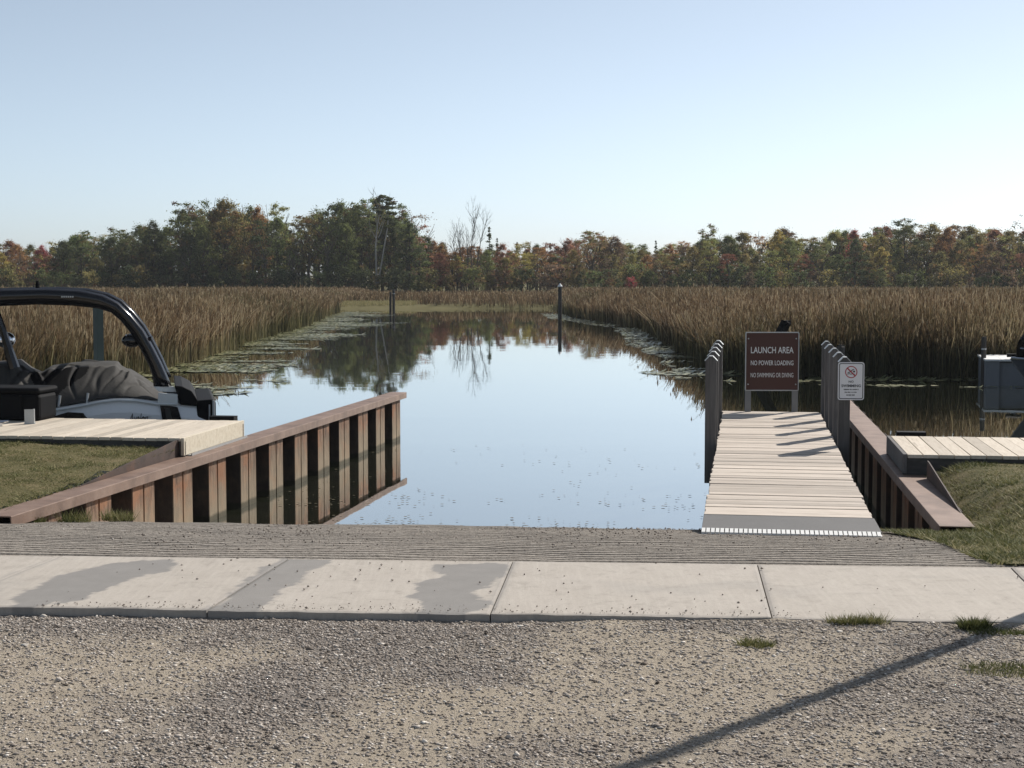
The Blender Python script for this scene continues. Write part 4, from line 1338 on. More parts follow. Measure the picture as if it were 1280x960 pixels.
# creases pulled from the peaks down to the gunwale
amp = np.clip(e_ * 5, 0, 1) * np.clip((us - us[0]) / 0.3, 0, 1)[:, None]
rc = np.random.default_rng(3)
for k in range(48):
    ua = rc.uniform(us[0], 5.9); ub = ua + rc.normal(0, 0.45); wdt = rc.uniform(0.016, 0.055); dpt = rc.uniform(0.02, 0.075) * rc.choice((-1, 1), p=(0.7, 0.3))
    sidek = (Vc < 0.5) if k % 3 else (Vc >= 0.5)
    line = ua + (ub - ua) * e_ ** rc.uniform(0.7, 1.4) + 0.05 * np.sin(e_ * 9 + k)
    g = np.exp(-((Uc - line) / (wdt * (0.6 + 0.8 * e_))) ** 2) * sidek * rc.uniform(0.6, 1) * np.sin(np.clip(e_ / 0.95, 0, 1) * math.pi) ** 0.6
    Zc = Zc + dpt * g * amp; vcoord = vcoord + abs(dpt) * 0.8 * g * amp * np.where(Vc < 0.5, 1, -1) * np.sign(-dpt)
Zc = Zc - 0.05 * (fbm(Uc * 1.6 + 2, Vc * 4, 2) - 0.5) * amp
Vv = np.stack([Uc, vcoord, Zc], -1).reshape(-1, 3)
nn = len(vs2); i = np.arange(nn - 1)[None, :] + nn * np.arange(len(us) - 1)[:, None]
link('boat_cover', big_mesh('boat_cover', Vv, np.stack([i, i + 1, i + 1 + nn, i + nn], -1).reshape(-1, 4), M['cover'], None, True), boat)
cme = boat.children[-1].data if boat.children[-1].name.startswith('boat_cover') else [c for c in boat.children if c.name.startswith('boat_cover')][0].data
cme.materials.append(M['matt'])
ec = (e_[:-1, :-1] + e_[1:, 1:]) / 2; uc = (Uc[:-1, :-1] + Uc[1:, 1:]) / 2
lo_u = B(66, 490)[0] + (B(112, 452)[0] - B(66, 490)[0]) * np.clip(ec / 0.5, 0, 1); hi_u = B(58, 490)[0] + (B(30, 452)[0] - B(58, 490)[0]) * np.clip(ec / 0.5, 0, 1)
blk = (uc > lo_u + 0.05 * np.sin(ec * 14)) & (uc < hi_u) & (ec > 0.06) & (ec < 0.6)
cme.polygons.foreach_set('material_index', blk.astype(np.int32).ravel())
# cover strap hooks and deck fittings
for px, py in ((108, 497), (73, 500)):
    u, z = B(px, py, 0.0); m = MB(); m.tube([(u, 0.03, z - 0.1), (u - 0.02, 0.06, z + 0.06)], 0.02, 6); m.build('cover_clip', M['galv'], boat)

# black dock box, bracket and cleat on the left finger dock
bx0 = D(62, 528, 20.75)
db = empty('dock_box', (bx0.x, 20.75, FDZ), -WALL_AZ); tag(db, 'black padded dock box on the left finger dock before the boat', 'box')
m = MB(); m.box(-1.15, 0, -0.30, 0.25, 0, 0.36); m.build('body', M['matt'], db, bevel=0.05)
m = MB(); m.box(-1.17, 0.012, -0.32, 0.27, 0.361, 0.44); m.build('lid', M['matt'], db, bevel=0.035)
for x0 in (-0.95, -0.62, -0.25):
    m = MB(); m.tube([(x0, -0.315, 0.03), (x0, -0.318, 0.34)], 0.022, 8); m.build('rib', M['matt'], db)
g0 = G(43, 528, FDZ)
b0 = empty('dock_bracket', (g0.x, g0.y - 0.2, FDZ), R(10)); tag(b0, 'small grey metal bracket standing on the left finger dock', 'bracket')
m = MB(); m.box(-0.06, 0.045, -0.03, -0.018, 0, 0.19); m.box(0.045, 0.06, -0.03, 0.06, 0, 0.19); m.build('plate', M['galv'], b0)
m = MB(); m.box(-0.07, 0.07, -0.04, 0.08, 0.0, 0.008); m.build('foot', M['galv'], b0)
g0 = G(6, 530, FDZ)
c0 = empty('cleat', (g0.x, g0.y - 0.25, FDZ), R(8)); tag(c0, 'metal mooring cleat on the left finger dock', 'cleat')
m = MB(); m.tube([(-0.13, 0, 0.055), (-0.06, 0, 0.05), (0.06, 0, 0.05), (0.13, 0, 0.06)], [0.012, 0.02, 0.02, 0.012], 8); m.build('horn', M['chrome'], c0)
m = MB(); m.box(-0.05, 0.05, -0.025, 0.025, 0, 0.04); m.build('base', M['chrome'], c0)

# ------------------------------------------------------------------ boat at the right edge
rp = D(1290, 494, 36.0)
b2 = empty('moored_boat', (rp.x, 36.0, 0), R(8)); tag(b2, 'dark blue boat with black cover and silver rail at right edge', 'boat')
m = MB()
stn = []
for u in np.linspace(0, 5.5, 14):
    hb = 1.1 * (1 - (1 - min(1, u / 2.6)) ** 2.2) + 0.03
    zs = 0.98 - 0.09 * u + 0.007 * u * u
    rk = lambda z: u + max(0, zs - z) * 0.75 * max(0, 1 - u / 3.0)          # raked bow
    stn.append([(rk(z), 1.15 - hb * a, z) for a, z in ((0, -0.35), (0.75, -0.1), (0.9, 0.25), (1.0, zs))] + [(rk(z), 1.15 + hb * a, z) for a, z in ((1.0, zs), (0.9, 0.25), (0.75, -0.1), (0, -0.35))])
for s in stn: m.v += s
for i in range(13):
    for k in range(8): m.f.append((8 * i + k, 8 * i + (k + 1) % 8, 8 * i + 8 + (k + 1) % 8, 8 * i + 8 + k))
m.f.append(tuple(range(8))); m.f.append(tuple(13 * 8 + k for k in range(8)))
m.build('hull', M['navy'], b2)
m = MB(); m.tube([(u, 1.15 - (1.1 * (1 - (1 - min(1, u / 2.6)) ** 2.2) + 0.05), 1.0 - 0.09 * u + 0.007 * u * u) for u in np.linspace(0, 5.4, 16)], 0.035, 6); m.build('rub_rail', M['chrome'], b2)
m = MB(); m.tube([(u + 0.25, 1.15 - (1.0 * (1 - (1 - min(1, u / 2.6)) ** 2.2)), 1.22 - 0.07 * u) for u in np.linspace(0, 3, 10)], 0.022, 6); m.build('bow_rail', M['chrome'], b2)
m = MB()
cov = []
for u in np.linspace(0.25, 5.3, 24):
    hb = 1.05 * (1 - (1 - min(1, u / 2.6)) ** 2.2); top = 1.05 + 0.62 * sstep(0.0, 0.5, u) + 0.08 * math.sin(u * 5)
    cov.append([(u, 1.15 + hb * math.cos(a) * -1, (0.95 - 0.08 * u) + (top - 0.95 + 0.08 * u) * math.sin(a) ** 0.6) for a in np.linspace(0, math.pi, 9)])
for s in cov: m.v += s
for i in range(23):
    for k in range(8): m.f.append((9 * i + k, 9 * i + k + 1, 9 * i + 10 + k, 9 * i + 9 + k))
m.build('cover', M['matt'], b2)

# ------------------------------------------------------------------ marsh: reed beds, lily pads, far bank
def px_line(pts): return [tuple(G(a, b, 0.0).xy) for a, b in pts]


left_edge = [(-13.5, 30.0), (-12.2, 40.0)] + px_line([(205, 462), (250, 447), (300, 433), (345, 417), (378, 407), (402, 397), (420, 391)]) + [(-15.6, 128), (-16.8, 131)]
right_front = px_line([(1290, 473), (1180, 474), (1060, 472), (960, 470), (908, 462), (862, 440), (825, 422), (800, 410), (750, 402), (718, 397), (704, 392)])
LBED = left_edge + [(-17, 195), (-85, 195), (-45, 60), (-30, 30)]
RBED = right_front + [(4.6, 133.5), (4.5, 195), (88, 195), (60, 80), (40, 45.8)]
FBED = [(-17, 139), (-9.4, 138), (-8.2, 134.6), (-1, 133.5), (4.9, 133), (4.6, 195), (-17, 195)]


def marsh_sheet(name, poly, z, mat, step):
    xs = [p[0] for p in poly]; ys = [p[1] for p in poly]
    gx = np.arange(min(xs) - step, max(xs) + step, step); gy = np.arange(min(ys) - step, max(ys) + step, step)
    X, Y = np.meshgrid(gx, gy); sd = poly_sd(poly, X, Y)
    Z = z * sstep(0.3, -1.2, sd) - 0.6 * sstep(-0.4, 1.5, sd)
    V = np.stack([X, Y, Z], -1).reshape(-1, 3); nx = len(gx)
    i = np.arange(nx - 1)[None, :] + nx * np.arange(len(gy) - 1)[:, None]
    i = i[(sd[:-1, :-1] < 3)]
    struct(link(name, big_mesh(name, V, np.stack([i, i + 1, i + 1 + nx, i + nx], -1), mat, None, True)))


marsh_sheet('marsh_left', LBED, 0.08, M['marsh'], 0.8)
marsh_sheet('marsh_right', RBED, 0.08, M['marsh'], 0.8)
# land the wood stands on
xs_ = np.linspace(-1500, 1500, 121); ys_ = np.concatenate([np.linspace(131.5, 200, 60), np.linspace(210, 3900, 40)])


def land_z(X, Y):
    sh = 133.0 + 2.5 * (fbm(X * 0.12 + 3, X * 0 + 1, 3) - 0.5) + np.clip(np.abs(X) - 20, 0, 100) * 0.12
    return 0.32 * sstep(0, 3.0, Y - sh) - 0.5 * sstep(0.3, -2.5, Y - sh) + 0.25 * sstep(170, 195, Y)


struct(link('meadow', grid_mesh('meadow', np.concatenate([np.linspace(-1500, -60, 20), np.linspace(-58, 58, 100), np.linspace(60, 1500, 20)]), ys_, land_z, M['bank'])))


def reeds(name, poly, n, label, hmean, green_bias, dref=50, dmax=195, tone=0.5, cut=None):
    xs = [p[0] for p in poly]; ys = [p[1] for p in poly]
    y0, y1 = max(min(ys), 30), min(max(ys), dmax)
    # density falls with distance: y sampled ~ 1/y^1.2
    u = rng.random(n * 5); p_ = 0.35
    y = (y0 ** p_ + u * (y1 ** p_ - y0 ** p_)) ** (1 / p_)
    x = (rng.random(n * 5) - 0.5) * 2 * (0.37 * y + 2)
    sd = poly_sd(poly, x, y)
    rag = (fbm(x * 0.5, y * 0.35, 3) - 0.5) * 2.2
    edge = (sd < 0.3 + rag * 0.5)
    # more blades right at the water's edge, where the whole height shows
    k = edge & ((rng.random(len(x)) < 0.55) | (sd > -3.0))
    if cut is not None: k &= cut(x, y)
    x, y, sd = x[k][:n], y[k][:n], sd[k][:n]; n = len(x)
    h = rng.normal(hmean, 0.20, n) * (0.78 + 0.48 * fbm(x * 0.35, y * 0.22, 3)) * (0.72 + 0.28 * sstep(0.3, -2.0, sd)) * (1 - 0.36 * sstep(55, 190, y)) + 0.1
    wd = 0.0042 + 0.00014 * y + 0.003 * rng.random(n)
    a = rng.uniform(0, 6.28, n)
    ln = rng.normal(0.10, 0.16, n) + (rng.random(n) < 0.06) * rng.uniform(0.2, 0.6, n); la = rng.uniform(0, 6.28, n)
    dx, dy = np.cos(a) * wd, np.sin(a) * wd
    lx, ly = np.cos(la) * ln, np.sin(la) * ln
    z = np.full(n, 0.0)
    P = lambda f, wf, bend: (np.stack([x + lx * bend * h - dx * wf, y + ly * bend * h - dy * wf, z + h * f], -1), np.stack([x + lx * bend * h + dx * wf, y + ly * bend * h + dy * wf, z + h * f], -1))
    a0, b0 = P(0, 0.8, 0); a1, b1 = P(0.55, 1.1, 0.35); a2, b2_ = P(1.0, 0.5, 1.15)
    V = np.stack([a0, b0, a1, b1, a2, b2_], 1).reshape(-1, 3)
    b = 6 * np.arange(n)[:, None]
    F = np.concatenate([b + np.array([[0, 1, 3, 2]]), b + np.array([[2, 3, 5, 4]])], 1).reshape(-1, 4)
    tn = np.clip(rng.normal(tone, 0.30, n) + 0.8 * (fbm(x * 0.4 + 5, y * 0.2, 4) - 0.5), 0, 1)
    gr = np.clip(green_bias + 1.5 * (fbm(x * 0.15 + 9, y * 0.09, 4) - 0.5) + rng.normal(0, 0.18, n), 0, 1)
    hg = np.tile(np.array([0, 0, 0.55, 0.55, 1, 1]), n)
    # seed heads on some stalks: two crossed spindles
    hs = np.nonzero(rng.random(n) < 0.13)[0]; nh = len(hs)
    tip = (a2[hs] + b2_[hs]) / 2; ww = wd[hs] * rng.uniform(1.6, 2.6, nh); hl = rng.uniform(0.10, 0.24, nh)
    sv = []
    for ex, ey in ((1, 0), (0, 1)):
        off = np.stack([ww * ex, ww * ey, 0 * ww], -1); upz = np.stack([0 * hl, 0 * hl, hl], -1)
        sv.append(np.stack([tip - upz, tip - upz * 0.4 + off, tip + upz * 0.25, tip - upz * 0.4 - off], 1).reshape(-1, 3))
    o1 = len(V); V = np.concatenate([V] + sv)
    F = np.concatenate([F, o1 + np.arange(8 * nh).reshape(-1, 4)])
    th_ = np.clip(rng.normal(0.72, 0.25, nh), 0, 1)
    hg = np.concatenate([hg, np.ones(8 * nh)])
    me = big_mesh(name, V, F, M['reed'], [('tone', 'FACE', np.concatenate([np.repeat(tn, 2), th_, th_])), ('green', 'FACE', np.concatenate([np.repeat(gr, 2), np.zeros(2 * nh)])), ('hgt', 'POINT', hg)])
    return tag(link(name, me), label, 'reeds', None, 'stuff')


reeds('reed_bed', LBED, 165000, 'tall tan reed bed left of the channel behind the boat', 1.62, 0.44, tone=0.55)
reeds('reed_bed', RBED, 200000, 'tall brown reed bed right of the channel behind the signs', 1.62, 0.42, tone=0.52)
reeds('reed_bed', FBED, 14000, 'low rusty reeds along the far end of the channel', 1.15, 0.20, tone=0.35,
      cut=lambda x, y: ~((x > -15.5) & (x < -8.4) & (y < 146)))
# clear grass strip on the far bank
gb_ = [(-15.5, 134.5), (-7.0, 135.2), (-7.5, 150), (-15.5, 150)]
xg = rng.uniform(-16.5, -8.4, 9000); yg = rng.uniform(134.5, 150, 9000)
hg_ = rng.uniform(0.06, 0.22, 9000); ag = rng.uniform(0, 6.28, 9000)
zg_ = land_z(xg, yg)
V = np.stack([np.stack([xg - 0.03 * np.cos(ag), yg - 0.03 * np.sin(ag), zg_], -1), np.stack([xg + 0.03 * np.cos(ag), yg + 0.03 * np.sin(ag), zg_], -1), np.stack([xg, yg, zg_ + hg_], -1)], 1).reshape(-1, 3)
tag(link('bank_grass', big_mesh('bank_grass', V, np.arange(27000).reshape(-1, 3), M['grass'], [('tone', 'FACE', np.clip(rng.normal(0.8, 0.15, 9000), 0, 1))])),
    'mown yellow green grass strip on the far bank', 'grass', None, 'stuff')


def pads(name, n, region, label, rmin=0.05, rmax=0.14):
    x, y = region(n); k = len(x)
    r = rng.uniform(rmin, rmax, k)
    ang = np.linspace(0, 2 * math.pi, 8)[:-1]
    rot = rng.uniform(0, 6.28, k)
    tx, ty = rng.normal(0, 0.06, k), rng.normal(0, 0.06, k)
    rr = r[:, None] * rng.uniform(0.85, 1.1, (k, 7))
    px_ = np.cos(ang[None] + rot[:, None]) * rr; py_ = np.sin(ang[None] + rot[:, None]) * rr
    z = 0.012 + np.abs(tx[:, None] * px_ + ty[:, None] * py_) + rng.uniform(0, 0.004, k)[:, None] + (rng.random(k) < (0.12 if rmax > 0.1 else 0.0))[:, None] * np.maximum(0, px_) * 0.8
    V = np.stack([px_ + x[:, None], py_ + y[:, None], z], -1).reshape(-1, 3)
    F = (np.arange(7)[None] + 7 * np.arange(k)[:, None])
    me = big_mesh(name, V, F, M['pad'], [('tone', 'FACE', rng.random(k) ** 0.8)])
    return tag(link(name, me), label, 'lily pads', None, 'stuff')


def reg_left(n):
    y = rng.uniform(38, 122, n * 5) ; x = rng.uniform(-13.0, -5.0, n * 5)
    sd = poly_sd(LBED, x, y)
    lim = 0.6 + 7.0 * fbm(y * 0.16, x * 0.02 + 2, 4) ** 1.4 + 1.4 * sstep(60, 46, y)
    streak = fbm(x * 0.35, y * 0.9, 3)
    k = (sd > -0.4) & (sd < lim) & (streak > 0.38 + 0.22 * sd / lim) & (rng.random(len(x)) < np.clip(1.25 - 0.9 * sd / lim, 0, 1))
    return x[k][:n], y[k][:n]


def reg_right(n):
    y = rng.uniform(39.5, 118, n * 6); x = rng.uniform(2.0, 22, n * 6)
    sd = poly_sd(RBED, x, y)
    front = (y < 48)
    lim = np.where(front, 2.6 + 1.4 * fbm(x * 0.3, y * 0.1, 3), 0.8 + 1.6 * fbm(y * 0.15, x * 0.05, 3))
    streak = fbm(x * 0.3, y * 1.3, 3)
    k = (sd > -0.3) & (sd < lim) & (streak > np.where(front, 0.44, 0.46)) & (np.abs(x) < 0.37 * y + 2)
    return x[k][:n], y[k][:n]


pads('lily_pads', 13000, reg_left, 'lily pads floating along the left reed edge')
pads('lily_pads', 6500, reg_right, 'lily pads floating along the right reed edge')


def reg_near(n):
    w = rng.uniform(16.5, 27, n); t = rng.uniform(-6.3, 0.5, n)
    k = rng.random(n) < (0.12 + 0.9 * sstep(22, 17, w)) * sstep(0.45, 0.62, fbm(t * 0.9, w * 1.4, 3))
    p = t[k][:, None] * np.array([[WT.x, WT.y]]) + w[k][:, None] * np.array([[WA.x, WA.y]])
    return p[:, 0], p[:, 1]


o = pads('floating_leaves', 3200, reg_near, 'small dark leaves and weed bits floating off the ramp', 0.008, 0.026)
o['category'] = 'leaves'; o.data.materials.clear(); o.data.materials.append(M['debris'])

# ------------------------------------------------------------------ trees
def limb(m, p, d, L, r, depth, spread=0.55, n=5, kids=(2, 3), wob=0.12, up=0.15):
    pts = [p]; rad = [r]
    q = p.copy(); dd = d.copy()
    for k in range(4):
        dd = (dd + Vector((random.gauss(0, wob), random.gauss(0, wob), random.gauss(0, wob) + up * 0.3))).normalized()
        q = q + dd * (L / 4); pts.append(q.copy()); rad.append(r * (1 - 0.16 * (k + 1)))
    m.tube(pts, rad, n, cap=False)
    ends = [(pts[-1], dd)]
    if depth > 0:
        for c in range(random.randint(*kids)):
            b = random.choice(pts[2:]); nd = (dd + Vector((random.gauss(0, spread), random.gauss(0, spread), random.uniform(-0.1, 0.5)))).normalized()
            ends += limb(m, b.copy(), nd, L * random.uniform(0.5, 0.72), r * 0.55, depth - 1, spread, max(3, n - 1), kids, wob, up)
    return ends


def crown_mesh(name, H, kind, seed):
    """leaf clumps spread through the crown of a tree of height H"""
    rg = np.random.default_rng(seed); pts = []; clv = []
    def clump(c, rx, rz, n):
        u = rg.normal(0, 1, (n, 3)); u /= np.linalg.norm(u, axis=1)[:, None]
        r = np.abs(rg.normal(0, 0.62, n)) + 0.12
        q = u * r[:, None] * np.array([rx, rx, rz]) + c
        q[:, 2] = np.minimum(q[:, 2], H * 1.02)
        pts.append(q); clv.append(np.full(n, rg.random()))
    lf = (0.12, 0.25)
    if kind == 'round':
        R0 = H * rg.uniform(0.22, 0.27); lo = H * rg.uniform(0.08, 0.2)
        for k in range(105):
            t = rg.random() ** 0.8; z = lo + (H - lo) * t * 0.97
            env = R0 * (math.sin(math.pi * min(1, 0.16 + 0.84 * t) ** 0.85) ** 0.7) * (0.75 + 0.5 * rg.random())
            a = rg.uniform(0, 6.28); rr = env * math.sqrt(rg.uniform(0.15, 1))
            s = H * rg.uniform(0.035, 0.085)
            clump(np.array([math.cos(a) * rr, math.sin(a) * rr, min(z, H - s * 0.5)]), s, s * rg.uniform(0.5, 0.8), int(135 * (s / (H * 0.075)) ** 2))
    elif kind == 'airy':
        R0 = H * 0.17; lo = H * 0.25
        for k in range(48):
            t = rg.random() ** 0.7; z = lo + (H - lo) * t
            env = R0 * (0.55 + 0.6 * math.sin(math.pi * (0.1 + 0.85 * t)))
            a = rg.uniform(0, 6.28); rr = env * math.sqrt(rg.uniform(0.2, 1.1))
            s = H * rg.uniform(0.035, 0.075)
            clump(np.array([math.cos(a) * rr, math.sin(a) * rr, min(z, H - s * 0.5)]), s, s * rg.uniform(0.4, 0.6), int(120 * (s / (H * 0.06)) ** 2))
    elif kind == 'sparse':
        R0 = H * 0.24; lo = H * 0.2
        for k in range(46):
            t = rg.random(); z = lo + (H - lo) * t
            env = R0 * (0.4 + 0.7 * math.sin(math.pi * (0.12 + 0.8 * t)))
            a = rg.uniform(0, 6.28); rr = env * math.sqrt(rg.uniform(0.2, 1.1))
            s = H * rg.uniform(0.04, 0.085)
            clump(np.array([math.cos(a) * rr, math.sin(a) * rr, min(z, H - s * 0.5)]), s, s * 0.6, int(26 * (s / (H * 0.06)) ** 2))
    elif kind == 'conifer':
        lf = (0.13, 0.26)
        for k in range(90):
            t = rg.random() ** 0.8; z = H * (0.05 + 0.95 * t)
            env = H * 0.16 * (1 - t) + 0.08
            a = rg.uniform(0, 6.28); rr = env * rg.uniform(0.5, 1.05)
            s = H * 0.045 * (1.25 - t) + 0.12
            clump(np.array([math.cos(a) * rr, math.sin(a) * rr, z - rr * 0.25]), s, s * 0.45, 32)
    else:  # shrub
        lf = (0.10, 0.24)
        for k in range(26):
            t = rg.random(); a = rg.uniform(0, 6.28); rr = H * 0.55 * math.sqrt(rg.random()) * (1 - 0.5 * t)
            s = H * rg.uniform(0.12, 0.24)
            clump(np.array([math.cos(a) * rr, math.sin(a) * rr, min(H * (0.12 + 0.8 * t), H - s * 0.6)]), s, s * 0.75, 75)
    P = np.concatenate(pts); cl = np.concatenate(clv); n = len(P)
    s = rg.uniform(lf[0], lf[1], n)
    nrm = rg.normal(0, 1, (n, 3)); nrm[:, 2] += 0.5; nrm /= np.linalg.norm(nrm, axis=1)[:, None]
    a = np.cross(nrm, rg.normal(0, 1, (n, 3))); a /= np.linalg.norm(a, axis=1)[:, None]; b = np.cross(nrm, a)
    a = a * (s * 0.5)[:, None]; b = b * (s * 0.5 * rg.uniform(0.5, 0.9, n))[:, None]
    V = np.stack([P - a, P - b, P + a, P + b], 1).reshape(-1, 3)
    F = np.arange(4 * n).reshape(-1, 4)
    lv = np.clip(rg.normal(0.45, 0.2, n) + 0.5 * (cl - 0.5), 0, 1)
    return big_mesh(name, V, F, M['leaf'], [('leaf', 'FACE', lv), ('clump', 'FACE', cl)])


def trunk_mesh(H, kind, seed, mat):
    random.seed(seed)
    m = MB()
    if kind == 'shrub':
        for k in range(4):
            limb(m, Vector((random.gauss(0, 0.15), random.gauss(0, 0.15), -0.1)), Vector((random.gauss(0, 0.4), random.gauss(0, 0.4), 1)).normalized(), H * 0.7, 0.04, 0, n=4)
    elif kind == 'conifer':
        m.tube([(0, 0, -0.2), (0.05, 0, H * 0.5), (0, 0, H * 0.97)], [0.14, 0.09, 0.02], 6)
        for k in range(10):
            a = random.uniform(0, 6.28); z = H * random.uniform(0.15, 0.85); l = H * 0.14 * (1 - z / H) + 0.1
            m.tube([(0, 0, z), (math.cos(a) * l, math.sin(a) * l, z - l * 0.2)], [0.03, 0.012], 4)
    else:
        r = 0.018 * H
        m.tube([(0, 0, -0.2), (random.gauss(0, .1), random.gauss(0, .1), H * 0.28), (random.gauss(0, .2), random.gauss(0, .2), H * 0.55)], [r * 1.25, r, r * 0.75], 7, cap=False)
        for k in range(7):
            a = random.uniform(0, 6.28); z = H * random.uniform(0.25, 0.55)
            limb(m, Vector((0, 0, z)), Vector((math.cos(a) * 0.6, math.sin(a) * 0.6, random.uniform(0.5, 1.3))).normalized(), H * random.uniform(0.22, 0.38), r * 0.5, 1, n=5)
    return m.mesh('trunk', mat)


PROTO = {}
for kind, cnt, H in (('round', 6, 11.0), ('airy', 4, 12.0), ('sparse', 3, 10.5), ('conifer', 3, 10.0), ('shrub', 4, 3.0)):
    PROTO[kind] = [(crown_mesh('crown', H, kind, 100 + 17 * k + len(kind)), trunk_mesh(H, kind, 300 + k + len(kind), M['bark']), H) for k in range(cnt)]
random.seed(21)

COLS = {'dark green': (0.050, 0.060, 0.026), 'green': (0.090, 0.105, 0.038), 'light green': (0.17, 0.175, 0.06), 'olive': (0.135, 0.115, 0.044),
        'yellow green': (0.21, 0.18, 0.055), 'orange': (0.22, 0.125, 0.055), 'rust red': (0.18, 0.085, 0.055), 'crimson': (0.24, 0.06, 0.06), 'brown': (0.14, 0.10, 0.065)}
KIND_WORD = {'round': 'broad leafy tree', 'airy': 'tall open-crowned tree', 'sparse': 'thin half-bare tree', 'conifer': 'pointed conifer', 'shrub': 'bush'}
NAME = {'round': 'leafy_tree', 'airy': 'tall_tree', 'sparse': 'half_bare_tree', 'conifer': 'conifer_tree', 'shrub': 'bush'}


def gz(x, y): return float(land_z(np.array(x), np.array(y)))


def tree(kind, px, ytop, d, colr, aut=0.0, label=None, widen=1.0, parts=True):
    cm, tm, H = random.choice(PROTO[kind])
    p = D(px, ytop, d)
    g = gz(p.x, d)
    h = p.z - g
    s = h / H
    e = empty(NAME[kind], (p.x, d, g), random.uniform(0, 6.28))
    sw = s * widen * random.uniform(0.92, 1.1)
    # keep leaf size about constant: widen small trees a little
    e.scale = (max(sw, 0.55), max(sw, 0.55), s)
    c = link('crown', cm, e); k = random.uniform(1.5, 2.2); base_c = COLS[colr]
    c.color = (base_c[0] * k * random.uniform(0.92, 1.08), base_c[1] * k, base_c[2] * k, aut)
    link('trunk', tm, e)
    if label:
        tag(e, label, 'bush' if kind == 'shrub' else 'tree')
    else:
        side_ = 'left of the channel' if px < 430 else ('at the end of the channel' if px < 700 else 'behind the right reeds')
        row = ', front row' if d < 207 else (', second row' if d < 217 else (', third row' if d < 227 else ', back row'))
        l = f'{colr} {KIND_WORD[kind]} in the wood {side_}{row}'
        tag(e, l, 'bush' if kind == 'shrub' else 'tree', l.split(' in the wood')[0] + ' among trees ' + side_ + row)
    return e


ENV = np.array([(-90, 300), (0, 303), (60, 306), (90, 292), (130, 289), (160, 291), (190, 276), (215, 288), (235, 258), (280, 249), (320, 257), (345, 259), (365, 287), (385, 264), (420, 252), (480, 246), (505, 265),
                (540, 290), (560, 308), (610, 308), (660, 310), (700, 307), (740, 296), (780, 305), (830, 307), (880, 296), (905, 302), (980, 291), (1010, 298), (1070, 292), (1130, 285), (1180, 289), (1230, 289), (1370, 287)], float)
env = lambda x: float(np.interp(x, ENV[:, 0], ENV[:, 1]))

# single trees one can point to
tree('round', 12, 300, 214, 'rust red', 0.3, 'red maple at the far left of the wood above the boat tower', 1.15)
tree('round', 52, 306, 212, 'crimson', 0.2, 'crimson maple in the wood, second from the left frame edge', 1.0)
tree('airy', 100, 288, 206, 'green', 0.0, 'pale green tree standing next to the left red maples')
tree('airy', 146, 284, 205, 'green', 0.05, 'light topped green tree between the maples and the dark tree', 0.9)
tree('round', 190, 275, 204, 'dark green', 0.0, 'rounded dark green tree left of the tall orange tree')
tree('airy', 232, 252, 204, 'green', 0.12, 'slender tree with tufted side branches left of the orange tree', 1.0)
tree('round', 282, 246, 205, 'olive', 0.45, 'tallest olive and orange tree in the left wood', 1.0)
tree('round', 322, 258, 203, 'orange', 0.3, 'orange brown tree right beside the tallest olive tree', 0.75)
tree('airy', 347, 254, 207, 'light green', 0.0, 'light green tree at the gap in the left wood', 0.8)
tree('sparse', 372, 292, 206, 'brown', 0.3, 'low brownish thin tree in the gap between the tall trees', 0.8)
tree('round', 398, 262, 206, 'dark green', 0.15, 'dark green tree right of the gap in the left wood', 0.75)
tree('round', 425, 251, 204, 'green', 0.05, 'tall green tree left of the white birch', 0.8)
tree('airy', 450, 252, 205, 'green', 0.1, 'green tree directly left of the tallest birch crown', 0.95)
tree('sparse', 522, 268, 206, 'brown', 0.0, 'thin grey brown half-bare tree right of the birch', 0.9)
tree('conifer', 512, 280, 203, 'dark green', 0.0, 'dark conifer right of the white birch trunks', 1.5)
tree('conifer', 535, 298, 202, 'dark green', 0.0, 'shorter dark conifer left of the orange bush trees', 1.5)
tree('round', 552, 306, 203, 'orange', 0.4, 'low orange tree left of the bare tree', 0.8)
tree('round', 571, 318, 201, 'yellow green', 0.1, 'low yellow green tree at the foot of the bare tree', 0.8)
tree('conifer', 612, 284, 208, 'dark green', 0.0, 'ragged dark spruce right behind the bare tree', 0.8)
tree('round', 628, 304, 203, 'rust red', 0.2, 'rust red tree with dark trunk right of the bare tree', 0.9)
tree('sparse', 742, 291, 210, 'rust red', 0.4, 'reddish thin tree rising above the wood right of the marker', 1.2)
tree('round', 838, 304, 206, 'orange', 0.35, 'orange round tree behind the right reeds, left of the pale tree', 0.9)
tree('airy', 884, 280, 208, 'light green', 0.35, 'pale tall tree rising above the wood right of the orange tree', 0.8)
tree('round', 973, 286, 207, 'yellow green', 0.1, 'yellow green tree above the brown launch sign', 0.9)
tree('round', 1068, 287, 206, 'crimson', 0.3, 'crimson tree above the no swimming sign', 0.8)
tree('airy', 1132, 272, 204, 'dark green', 0.1, 'dark tree rising highest in the right wood', 1.0)
tree('airy', 1152, 300, 202, 'dark green', 0.0, 'dark slim tree beside the highest right tree', 0.8)
tree('round', 1185, 284, 207, 'orange', 0.35, 'orange tree right of the dark high tree', 1.0)
tree('sparse', 1283, 268, 204, 'olive', 0.2, 'tall thin tree cut by the right frame edge', 0.8)
tree('shrub', 789, 346, 197, 'crimson', 0.0, 'small bright crimson bush before the right wood', 0.5)
for px, yt in ((621, 298), (646, 303), (662, 306), (688, 304), (820, 301), (852, 305)):
    tree('conifer', px, yt, 232 + random.uniform(-3, 3), 'dark green', 0, None, 0.8)

